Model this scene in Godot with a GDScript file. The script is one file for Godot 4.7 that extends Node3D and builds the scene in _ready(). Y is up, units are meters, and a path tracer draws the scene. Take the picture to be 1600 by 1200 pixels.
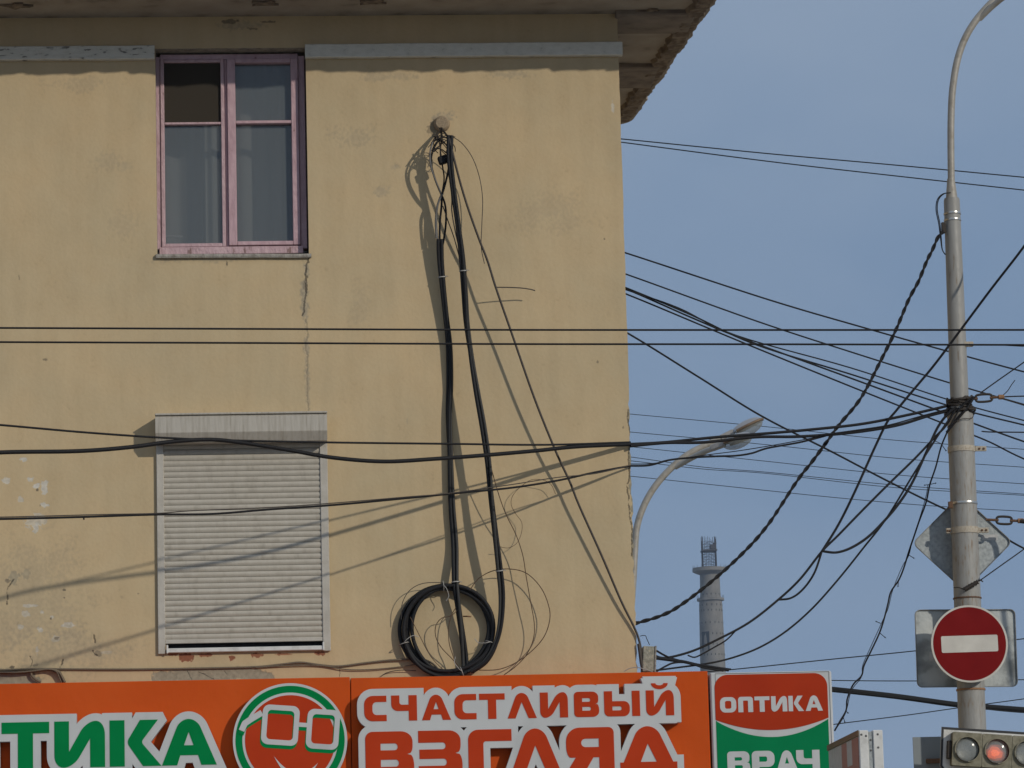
extends Node3D
# A telephoto view up at the top corner of an ochre stucco building, with a shop sign,
# hanging cables, a lamp pole with road signs, overhead wires and a far concrete tower.
# Metres, y up. The facade is the plane z = 0, its right-hand corner is x = 0, the street is z > 0.

var M := {}
var rng := RandomNumberGenerator.new()
var taken := {}
var bumps: NoiseTexture2D

# ------------------------------------------------------------------ small helpers
func lin(r: float, g: float, b: float) -> Color:
	return Color(r, g, b).linear_to_srgb()

func mat(r: float, g: float, b: float, rough := 0.8, metal := 0.0) -> StandardMaterial3D:
	var m := StandardMaterial3D.new()
	m.albedo_color = lin(r, g, b)
	m.roughness = rough
	m.metallic = metal
	return m

# mottled material: a noise colour ramp laid on by world position, with fine relief
func noisy(stops: Array, freq: float, scale: Vector3, rough: float, bump := 0.0, metal := 0.0, sd := 1, octaves := 5) -> StandardMaterial3D:
	var m := StandardMaterial3D.new()
	var n := FastNoiseLite.new()
	n.seed = sd
	n.noise_type = FastNoiseLite.TYPE_SIMPLEX_SMOOTH
	n.frequency = freq
	n.fractal_octaves = octaves
	var g := Gradient.new()
	var offs := PackedFloat32Array()
	var cols := PackedColorArray()
	for s in stops:
		offs.append(s[0])
		cols.append(lin(s[1], s[2], s[3]))
	g.offsets = offs
	g.colors = cols
	var t := NoiseTexture2D.new()
	t.width = 512
	t.height = 512
	t.seamless = true
	t.noise = n
	t.color_ramp = g
	m.albedo_texture = t
	m.roughness = rough
	m.metallic = metal
	m.uv1_triplanar = true
	m.uv1_world_triplanar = true
	m.uv1_scale = scale
	if bump > 0.0:
		if bumps == null:
			var n2 := FastNoiseLite.new()
			n2.seed = 7
			n2.frequency = 0.05
			n2.fractal_octaves = 4
			bumps = NoiseTexture2D.new()
			bumps.width = 512
			bumps.height = 512
			bumps.seamless = true
			bumps.as_normal_map = true
			bumps.bump_strength = 6.0
			bumps.noise = n2
		m.normal_enabled = true
		m.normal_texture = bumps
		m.normal_scale = bump
	return m

func newst() -> SurfaceTool:
	var st := SurfaceTool.new()
	st.begin(Mesh.PRIMITIVE_TRIANGLES)
	return st

func trin(st: SurfaceTool, a: Vector3, b: Vector3, c: Vector3, out: Vector3) -> void:
	var n := (c - a).cross(b - a)
	if n.length_squared() < 1e-16:
		return
	n = n.normalized()
	if n.dot(out) < 0.0:
		var t := b
		b = c
		c = t
		n = -n
	for p in [a, b, c]:
		st.set_normal(n)
		st.set_uv(Vector2(p.x, -p.y))
		st.add_vertex(p)

func quadn(st: SurfaceTool, a: Vector3, b: Vector3, c: Vector3, d: Vector3, out: Vector3) -> void:
	trin(st, a, b, c, out)
	trin(st, a, c, d, out)

# box with chamfered edges, in the frame of xf
func box(st: SurfaceTool, lo: Vector3, hi: Vector3, ch := 0.004, xf := Transform3D.IDENTITY) -> void:
	var c := (lo + hi) * 0.5
	var h := (hi - lo) * 0.5
	var k := minf(ch, minf(h.x, minf(h.y, h.z)) * 0.45)
	var ax := [Vector3.RIGHT, Vector3.UP, Vector3.BACK]
	var P := func(sx: float, sy: float, sz: float, flat: int) -> Vector3:
		var v := Vector3(sx * (h.x - k), sy * (h.y - k), sz * (h.z - k))
		var s := [sx, sy, sz]
		v += ax[flat] * float(s[flat]) * k
		return xf * (c + v)
	for a in 3:
		var b := (a + 1) % 3
		var d := (a + 2) % 3
		for s in [-1.0, 1.0]:
			var q := []
			for e in [[-1.0, -1.0], [1.0, -1.0], [1.0, 1.0], [-1.0, 1.0]]:
				var sg := [0.0, 0.0, 0.0]
				sg[a] = s
				sg[b] = e[0]
				sg[d] = e[1]
				q.append(P.call(sg[0], sg[1], sg[2], a))
			quadn(st, q[0], q[1], q[2], q[3], xf.basis * (ax[a] * s))
		for sb in [-1.0, 1.0]:
			for sd in [-1.0, 1.0]:
				var q2 := []
				for e2 in [[-1.0, b], [1.0, b], [1.0, d], [-1.0, d]]:
					var sg2 := [0.0, 0.0, 0.0]
					sg2[a] = e2[0]
					sg2[b] = sb
					sg2[d] = sd
					q2.append(P.call(sg2[0], sg2[1], sg2[2], e2[1]))
				quadn(st, q2[0], q2[1], q2[2], q2[3], xf.basis * (ax[b] * sb + ax[d] * sd))
	for sx in [-1.0, 1.0]:
		for sy in [-1.0, 1.0]:
			for sz in [-1.0, 1.0]:
				trin(st, P.call(sx, sy, sz, 0), P.call(sx, sy, sz, 1), P.call(sx, sy, sz, 2), xf.basis * Vector3(sx, sy, sz))

func smooth_path(pts: Array, per := 6) -> Array:
	if pts.size() < 3:
		return pts
	var out := []
	for i in pts.size() - 1:
		var p0: Vector3 = pts[maxi(i - 1, 0)]
		var p1: Vector3 = pts[i]
		var p2: Vector3 = pts[i + 1]
		var p3: Vector3 = pts[mini(i + 2, pts.size() - 1)]
		for k in per:
			var t := float(k) / per
			out.append(p1.cubic_interpolate(p2, p0, p3, t))
	out.append(pts[-1])
	return out

# swept round tube; rad is a float or one radius for each point
func tube(st: SurfaceTool, pts: Array, rad, sides := 7, vscale := 1.0) -> void:
	var n := pts.size()
	var tang: Vector3 = (pts[1] - pts[0]).normalized()
	var u := tang.cross(Vector3.UP if absf(tang.y) < 0.95 else Vector3.BACK).normalized()
	var rings := []
	var norms := []
	var run := 0.0
	var runs := []
	for i in n:
		var t: Vector3 = (pts[mini(i + 1, n - 1)] - pts[maxi(i - 1, 0)]).normalized()
		u = (u - t * u.dot(t)).normalized()
		var w := t.cross(u)
		var r: float = rad[i] if rad is Array else rad
		var ring := []
		var nn := []
		for k in sides + 1:
			var a := TAU * k / sides
			var d := u * cos(a) + w * sin(a)
			ring.append(pts[i] + d * r)
			nn.append(d)
		rings.append(ring)
		norms.append(nn)
		if i > 0:
			run += (pts[i] - pts[i - 1]).length()
		runs.append(run)
	for i in n - 1:
		for k in sides:
			var idx := [[i, k], [i + 1, k + 1], [i, k + 1], [i, k], [i + 1, k], [i + 1, k + 1]]
			for e in idx:
				st.set_normal(norms[e[0]][e[1]])
				st.set_uv(Vector2(float(e[1]) / sides, runs[e[0]] * vscale))
				st.add_vertex(rings[e[0]][e[1]])
	for e in [0, n - 1]:
		var dir: Vector3 = (pts[0] - pts[1]) if e == 0 else (pts[n - 1] - pts[n - 2])
		for k in sides:
			trin(st, pts[e], rings[e][k], rings[e][k + 1], dir)

# lathe about the local y axis: profile of Vector2(radius, height)
func lathe(st: SurfaceTool, prof: Array, xf: Transform3D, sides := 20) -> void:
	for i in prof.size() - 1:
		var a: Vector2 = prof[i]
		var b: Vector2 = prof[i + 1]
		var e := b - a
		if e.length() < 1e-6:
			continue
		var nn := Vector2(e.y, -e.x).normalized()
		for k in sides:
			var t0 := TAU * k / sides
			var t1 := TAU * (k + 1) / sides
			var q := []
			for z in [[a, t0], [a, t1], [b, t1], [b, t0]]:
				var pr: Vector2 = z[0]
				var th: float = z[1]
				q.append([xf * Vector3(pr.x * cos(th), pr.y, pr.x * sin(th)), (xf.basis * Vector3(nn.x * cos(th), nn.y, nn.x * sin(th))).normalized()])
			for w in [0, 1, 2, 0, 2, 3]:
				st.set_normal(q[w][1])
				st.set_uv(Vector2(0.5, 0.5))
				st.add_vertex(q[w][0])

func obj(called: String, st: SurfaceTool, m: Material, parent: Node = self) -> MeshInstance3D:
	var o := MeshInstance3D.new()
	o.name = called
	o.mesh = st.commit()
	o.material_override = m
	o.cast_shadow = GeometryInstance3D.SHADOW_CASTING_SETTING_ON
	if parent == self:
		o.name = numbered(called)
	parent.add_child(o, true)
	return o

func numbered(called: String) -> String:
	if not taken.has(called):
		taken[called] = 0
		return called
	taken[called] += 1
	return "%s_%03d" % [called, taken[called]]

func tag(o: Node, label: String, category: String, group := "") -> Node:
	o.set_meta("label", label)
	o.set_meta("category", category)
	if group != "":
		o.set_meta("group", group)
	return o

func structure(o: Node) -> Node:
	o.set_meta("kind", "structure")
	return o

func thing(called: String, label: String, category: String, at := Vector3.ZERO, group := "") -> Node3D:
	var o := Node3D.new()
	o.name = numbered(called)
	add_child(o)
	o.position = at
	tag(o, label, category, group)
	return o

# ------------------------------------------------------------------ flat shapes
func round_poly(pts: Array) -> PackedVector2Array:
	# pts: [x, y] or [x, y, radius]
	var out := PackedVector2Array()
	var n := pts.size()
	for i in n:
		var p := Vector2(pts[i][0], pts[i][1])
		var r: float = pts[i][2] if pts[i].size() > 2 else 0.0
		if r <= 0.0:
			out.append(p)
			continue
		var a := Vector2(pts[(i + n - 1) % n][0], pts[(i + n - 1) % n][1])
		var b := Vector2(pts[(i + 1) % n][0], pts[(i + 1) % n][1])
		var da := (a - p)
		var db := (b - p)
		var ra := minf(r, da.length() * 0.49)
		var rb := minf(r, db.length() * 0.49)
		var s := p + da.normalized() * ra
		var e := p + db.normalized() * rb
		for k in 9:
			var t := k / 8.0
			# a conic close to a circle's quarter
			var w := 0.75
			var den := (1 - t) * (1 - t) + 2 * w * t * (1 - t) + t * t
			out.append((s * (1 - t) * (1 - t) + p * (2 * w * t * (1 - t)) + e * t * t) / den)
	return out

func ccw(p: PackedVector2Array) -> PackedVector2Array:
	if Geometry2D.is_polygon_clockwise(p):
		p.reverse()
	return p

func map2(p: PackedVector2Array, s: float, o: Vector2) -> PackedVector2Array:
	var r := PackedVector2Array()
	for q in p:
		r.append(q * s + o)
	return r

# shape: {outer: [polygons], holes: [polygons]}
func add_to(sh: Dictionary, p: PackedVector2Array) -> void:
	var acc := ccw(p)
	var keep := []
	var fresh := []
	for o in sh.outer:
		var r := Geometry2D.merge_polygons(acc, o)
		var outs := []
		for q in r:
			if Geometry2D.is_polygon_clockwise(q):
				fresh.append(q)
			else:
				outs.append(q)
		if outs.size() == 1:
			acc = outs[0]
		else:
			keep.append(o)
	var nh := []
	for h in sh.holes:
		var hh: PackedVector2Array = h.duplicate()
		hh = ccw(hh)
		for q in Geometry2D.clip_polygons(hh, p):
			if not Geometry2D.is_polygon_clockwise(q):
				nh.append(q)
	for f in fresh:
		nh.append(ccw(f))
	keep.append(acc)
	sh.outer = keep
	sh.holes = nh

# cut an outline with holes into strips that have none
func strips(outer: PackedVector2Array, holes: Array) -> Array:
	if holes.is_empty():
		return [outer]
	var xs := [-1e3]
	for h in holes:
		var lo := 1e9
		var hi := -1e9
		for p in h:
			lo = minf(lo, p.x)
			hi = maxf(hi, p.x)
		xs.append((lo + hi) * .5 + .00013)
	xs.append(1e3)
	xs.sort()
	var out := []
	for i in xs.size() - 1:
		if xs[i + 1] - xs[i] < 1e-6:
			continue
		var strip := PackedVector2Array([Vector2(xs[i], -1e3), Vector2(xs[i + 1], -1e3), Vector2(xs[i + 1], 1e3), Vector2(xs[i], 1e3)])
		var pieces := Geometry2D.intersect_polygons(outer, strip)
		for h in holes:
			var next := []
			for q in pieces:
				for r in Geometry2D.clip_polygons(q, h):
					next.append(r)
			pieces.assign(next)
		for q in pieces:
			if not Geometry2D.is_polygon_clockwise(q):
				out.append(q)
	return out

func extrude(st: SurfaceTool, outer: PackedVector2Array, holes: Array, z0: float, z1: float, xf := Transform3D.IDENTITY) -> void:
	var mine := []
	for h in holes:
		if h.size() > 2 and hole_area(h) > min_hole and Geometry2D.is_point_in_polygon(h[0], outer):
			mine.append(h)
	var f := xf.basis * Vector3(0, 0, 1)
	for poly in strips(ccw(outer.duplicate()), mine):
		var idx := Geometry2D.triangulate_polygon(poly)
		for i in range(0, idx.size(), 3):
			var a: Vector2 = poly[idx[i]]
			var b: Vector2 = poly[idx[i + 1]]
			var c: Vector2 = poly[idx[i + 2]]
			trin(st, xf * Vector3(a.x, a.y, z1), xf * Vector3(b.x, b.y, z1), xf * Vector3(c.x, c.y, z1), f)
			trin(st, xf * Vector3(a.x, a.y, z0), xf * Vector3(b.x, b.y, z0), xf * Vector3(c.x, c.y, z0), -f)
	var loops := [[ccw(outer.duplicate()), 1.0]]
	for h in mine:
		loops.append([ccw(h.duplicate()), -1.0])
	for l in loops:
		var p: PackedVector2Array = l[0]
		for i in p.size():
			var a2 := p[i]
			var b2 := p[(i + 1) % p.size()]
			var e := b2 - a2
			var nn := Vector3(e.y, -e.x, 0) * float(l[1])
			quadn(st, xf * Vector3(a2.x, a2.y, z0), xf * Vector3(b2.x, b2.y, z0), xf * Vector3(b2.x, b2.y, z1), xf * Vector3(a2.x, a2.y, z1), xf.basis * nn)

var min_hole := 0.0
func hole_area(p: PackedVector2Array) -> float:
	var a := 0.0
	for i in p.size():
		a += p[i].cross(p[(i + 1) % p.size()])
	return absf(a) * .5

func extrude_shape(st: SurfaceTool, sh: Dictionary, z0: float, z1: float, xf := Transform3D.IDENTITY) -> void:
	for o in sh.outer:
		extrude(st, o, sh.holes, z0, z1, xf)

func circle(c: Vector2, r: float, n := 64) -> PackedVector2Array:
	var p := PackedVector2Array()
	for i in n:
		p.append(c + Vector2(cos(TAU * i / n), sin(TAU * i / n)) * r)
	return p

# wide square-built Cyrillic capitals, one unit high, w wide
func glyph(ch: String, w: float) -> Dictionary:
	var sv := 0.325
	var sh := 0.245
	var s := {"outer": [], "holes": []}
	match ch:
		"С":
			var o := round_poly([[0, 0, .34], [w, 0], [w, sh], [sv, sh, .17], [sv, 1 - sh, .17], [w, 1 - sh], [w, 1], [0, 1, .34]])
			s.outer = [o]
		"Ч":
			s.outer = [round_poly([[0, 1], [0, .385, .27], [w - sv, .385], [w - sv, 0], [w, 0], [w, 1], [w - sv, 1], [w - sv, .63], [sv, .63, .1], [sv, 1]])]
		"А":
			s.outer = [round_poly([[0, 0], [.335 * w, 1, .2], [.645 * w, 1, .2], [w, 0], [.72 * w, 0], [.66 * w, .215], [.335 * w, .215], [.277 * w, 0]])]
			s.holes = [round_poly([[.405 * w, .43], [.58 * w, .43], [.492 * w, .72]])]
		"Л":
			s.outer = [round_poly([[0, 0], [.33 * w, 1, .2], [.65 * w, 1, .2], [w, 0], [.72 * w, 0], [.49 * w, .64], [.27 * w, 0]])]
		"Т":
			s.outer = [round_poly([[.5 * w - sv / 2, 0], [.5 * w + sv / 2, 0], [.5 * w + sv / 2, 1 - sh], [w, 1 - sh], [w, 1], [0, 1], [0, 1 - sh], [.5 * w - sv / 2, 1 - sh]])]
		"И", "Й":
			var k := w / 1.1
			s.outer = [round_poly([[0, 1], [.318 * k, 1], [.318 * k, .34], [.70 * k, 1, .26], [1.1 * k, 1, .3], [1.1 * k, 0], [.777 * k, 0], [.777 * k, .62], [.41 * k, 0, .26], [0, 0, .26]])]
			if ch == "Й":
				var b := PackedVector2Array()
				for i in 13:
					var a := PI + PI * i / 12.0
					b.append(Vector2(.5 * w + cos(a) * .335, 1.28 + sin(a) * .24))
				for i in 13:
					var a2 := TAU - PI * i / 12.0
					b.append(Vector2(.5 * w + cos(a2) * .16, 1.28 + sin(a2) * .085))
				s.outer.append(b)
		"К":
			var k2 := w / 1.1
			s.outer = [round_poly([[0, 0], [.318 * k2, 0], [.318 * k2, 1], [0, 1]]), round_poly([[.65 * k2, 1], [1.036 * k2, 1], [.67 * k2, .52, .07], [1.1 * k2, 0], [.71 * k2, 0], [.36 * k2, .52, .09]])]
		"В":
			s.outer = [round_poly([[0, 0, .16], [w, 0, .26], [w, .48, .24], [.86 * w, .515], [.975 * w, .55, .15], [.975 * w, 1, .26], [0, 1, .16]])]
			s.holes = [round_poly([[sv, .6], [w - sv - .02, .6, .07], [w - sv - .02, .745, .07], [sv, .745]]), round_poly([[sv, .25], [w - sv, .25, .07], [w - sv, .4, .07], [sv, .4]])]
		"З":
			s.outer = [round_poly([[0, 0], [w, 0, .26], [w, .48, .24], [.84 * w, .515], [.965 * w, .55, .15], [.965 * w, 1, .26], [0, 1], [0, .745], [.62 * w, .745, .07], [.62 * w, .6, .07], [0.02, .6], [0.02, .4], [.64 * w, .4, .07], [.64 * w, .25, .07], [0, .25]])]
		"Г":
			s.outer = [round_poly([[0, 0], [sv, 0], [sv, .75, .06], [w, .75], [w, 1], [0, 1, .22]])]
		"Я":
			s.outer = [round_poly([[w, 0], [w, 1, .12], [0, 1, .3], [0, .36, .24], [.2, .36], [-.03, 0], [.36, 0], [.58, .36], [w - sv, .36], [w - sv, 0]])]
			s.holes = [round_poly([[w - sv, .58], [w - sv, .76], [sv, .76, .1], [sv, .58, .1]])]
		"Д":
			s.outer = [round_poly([[0, 0], [.24, 0], [.24, .03], [w - .24, .03], [w - .24, 0], [w, 0], [w, .235], [.93 * w, .235], [.645 * w, 1, .2], [.335 * w, 1, .2], [.06 * w, .235], [0, .235]])]
			s.holes = [round_poly([[.36 * w, .24], [.64 * w, .24], [.49 * w, .63]])]
		"Ь":
			s.outer = [round_poly([[0, 0, .2], [w, 0, .25], [w, .6, .25], [sv, .6], [sv, 1], [0, 1]])]
			s.holes = [round_poly([[sv, .235], [w - sv, .235, .07], [w - sv, .395, .07], [sv, .395]])]
		"І":
			s.outer = [round_poly([[0, 0], [w, 0], [w, 1], [0, 1]])]
		"О":
			s.outer = [round_poly([[0, 0, .36], [w, 0, .36], [w, 1, .36], [0, 1, .36]])]
			s.holes = [round_poly([[sv, sh, .12], [w - sv, sh, .12], [w - sv, 1 - sh, .12], [sv, 1 - sh, .12]])]
		"П":
			s.outer = [round_poly([[0, 0], [sv, 0], [sv, 1 - sh, .05], [w - sv, 1 - sh, .05], [w - sv, 0], [w, 0], [w, 1, .2], [0, 1, .2]])]
		"Р":
			s.outer = [round_poly([[0, 0], [sv, 0], [sv, .3], [w, .3, .28], [w, 1, .28], [0, 1, .2]])]
			s.holes = [round_poly([[sv, .53], [w - sv, .53, .08], [w - sv, .755, .08], [sv, .755]])]
	return s

# letters: [[char, x0, x1], ...] set between y0 and y1; the faces go on as children of parent, and
# the outlines grown by grow are joined to board
func lettering(letters: Array, y0: float, y1: float, z0: float, z1: float, m: Material, parent: Node, board = null, grow := 0.0) -> void:
	var h := y1 - y0
	for l in letters:
		var w: float = (l[2] - l[1]) / h
		var g := glyph(l[0], w)
		var o := Vector2(l[1], y0)
		var sh := {"outer": [], "holes": []}
		for p in g.outer:
			sh.outer.append(map2(p, h, o))
		for p in g.holes:
			sh.holes.append(map2(p, h, o))
		var st := newst()
		extrude_shape(st, sh, z0, z1)
		obj("letter", st, m, parent)
		if board != null:
			for p in sh.outer:
				for q in Geometry2D.offset_polygon(ccw(p.duplicate()), grow, Geometry2D.JOIN_MITER):
					if not Geometry2D.is_polygon_clockwise(q):
						add_to(board, q)

# ------------------------------------------------------------------ wall paint
const WX0 := -5.8
const WX1 := 0.05
const WY0 := 3.9
const WY1 := 10.15
const TW := 1200
const TH := 1280

func noise_bytes(sd: int, freq: float, w: int, h: int, oct := 4, sy := 1.0) -> PackedByteArray:
	var n := FastNoiseLite.new()
	n.seed = sd
	n.frequency = freq
	n.fractal_octaves = oct
	n.noise_type = FastNoiseLite.TYPE_SIMPLEX_SMOOTH
	var im := n.get_image(w, int(h / sy))
	if sy != 1.0:
		im.resize(w, h, Image.INTERPOLATE_BILINEAR)
	im.convert(Image.FORMAT_L8)
	return im.get_data()

func wall_material() -> StandardMaterial3D:
	var a := noise_bytes(11, 0.0035, TW, TH, 3)
	var b := noise_bytes(12, 0.016, TW, TH, 4)
	var c := noise_bytes(13, 0.11, TW, TH, 3)
	var d := noise_bytes(14, 0.03, TW, TH, 4, 9.0)
	var base := Vector3(0.505, 0.392, 0.237)
	var col := PackedByteArray()
	col.resize(TW * TH * 3)
	var hgt := PackedByteArray()
	hgt.resize(TW * TH)
	var lut := PackedByteArray()
	lut.resize(1024)
	for i in 1024:
		lut[i] = int(clampf(Color(i / 1023.0, 0, 0).linear_to_srgb().r * 255.0 + 0.5, 0, 255))
	for i in TW * TH:
		var va := a[i] - 128
		var vb := b[i] - 128
		var vc := c[i] - 128
		var k := 1.0 + va * 0.00035 + vb * 0.00025 + vc * 0.0002 + (d[i] - 128) * 0.00035
		var g := va * 0.0002 - vb * 0.00012
		if vb + vc < -150:
			k *= 0.93
		var j := i * 3
		col[j] = lut[int(clampf(base.x * k * (1.0 + g) * 1023.0, 0, 1023))]
		col[j + 1] = lut[int(clampf(base.y * k * 1023.0, 0, 1023))]
		col[j + 2] = lut[int(clampf(base.z * k * (1.0 - g) * 1023.0, 0, 1023))]
		hgt[i] = clampi(150 + (vc >> 3) + (vb >> 2), 0, 255)
	# paint lost to the white primer (0), to grey render (1), dark dirt (2), red brick (3), soft grey grime (4)
	var kinds := [Vector3(0.56, 0.53, 0.47), Vector3(0.30, 0.27, 0.20), Vector3(0.11, 0.09, 0.065), Vector3(0.26, 0.10, 0.055), Vector3(0.37, 0.31, 0.22)]
	var rise := [-30, -60, -10, -70, 0]
	for s in WALL_SPOTS:
		var at: Vector2 = s[0]
		var rx: float = s[1]
		var ry: float = s[2]
		var kd: int = s[3]
		var mix: float = s[4]
		var cx := int((at.x - WX0) / (WX1 - WX0) * TW)
		var cy := int((WY1 - at.y) / (WY1 - WY0) * TH)
		var px := rx * TW / (WX1 - WX0)
		var py := ry * TH / (WY1 - WY0)
		var kc: Vector3 = kinds[kd]
		var rag := .35 if kd == 1 and rx > .1 else 1.0
		for y in range(maxi(0, int(cy - py * 1.7)), mini(TH, int(cy + py * 1.7) + 1)):
			for x in range(maxi(0, int(cx - px * 1.7)), mini(TW, int(cx + px * 1.7) + 1)):
				var i := y * TW + x
				var q := Vector2((x - cx) / px, (y - cy) / py).length()
				q += ((b[i] - 128) / 150.0 * 0.9 + (c[i] - 128) / 160.0 * 0.75) * rag
				if q < 1.0:
					var t := mix * clampf((1.0 - q) * (9.0 if kd != 4 else 1.6), 0.0, 1.0)
					var f := 1.0 + (c[i] - 128) * 0.0016
					var j := i * 3
					col[j] = int(lerpf(col[j], lut[int(clampf(kc.x * f, 0, 1) * 1023)], t))
					col[j + 1] = int(lerpf(col[j + 1], lut[int(clampf(kc.y * f, 0, 1) * 1023)], t))
					col[j + 2] = int(lerpf(col[j + 2], lut[int(clampf(kc.z * f, 0, 1) * 1023)], t))
					hgt[i] = clampi(hgt[i] + int(rise[kd] * t), 0, 255)
	# hairline cracks
	for cr in WALL_CRACKS:
		var pts: Array = cr[0]
		var wid: float = cr[1]
		for e in pts.size() - 1:
			var p0: Vector2 = pts[e]
			var p1: Vector2 = pts[e + 1]
			var n := int(p0.distance_to(p1) * 400.0) + 2
			for k2 in n:
				var p := p0.lerp(p1, float(k2) / n)
				var cx2 := (p.x - WX0) / (WX1 - WX0) * TW
				var cy2 := (WY1 - p.y) / (WY1 - WY0) * TH
				var ii := clampi(int(cy2), 0, TH - 1) * TW + clampi(int(cx2), 0, TW - 1)
				cx2 += (b[ii] - 128) * 0.03 + (c[ii] - 128) * 0.012
				var ww := int(wid * (0.6 + c[ii] / 255.0))
				for ox in range(-ww, ww + 1):
					var xx := int(cx2) + ox
					var yy := int(cy2)
					if xx < 0 or xx >= TW or yy < 0 or yy >= TH:
						continue
					if c[ii] + ox * 20 < 60:
						continue
					var i2 := yy * TW + xx
					var j2 := i2 * 3
					for ch in 3:
						col[j2 + ch] = int(col[j2 + ch] * cr[2])
					hgt[i2] = clampi(hgt[i2] - 40, 0, 255)
	var im := Image.create_from_data(TW, TH, false, Image.FORMAT_RGB8, col)
	var hm := Image.create_from_data(TW, TH, false, Image.FORMAT_L8, hgt)
	hm.convert(Image.FORMAT_RGBA8)
	hm.bump_map_to_normal_map(5.0)
	var m := StandardMaterial3D.new()
	m.albedo_texture = ImageTexture.create_from_image(im)
	m.normal_enabled = true
	m.normal_texture = ImageTexture.create_from_image(hm)
	m.normal_scale = 0.3
	m.roughness = 0.93
	return m

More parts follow.
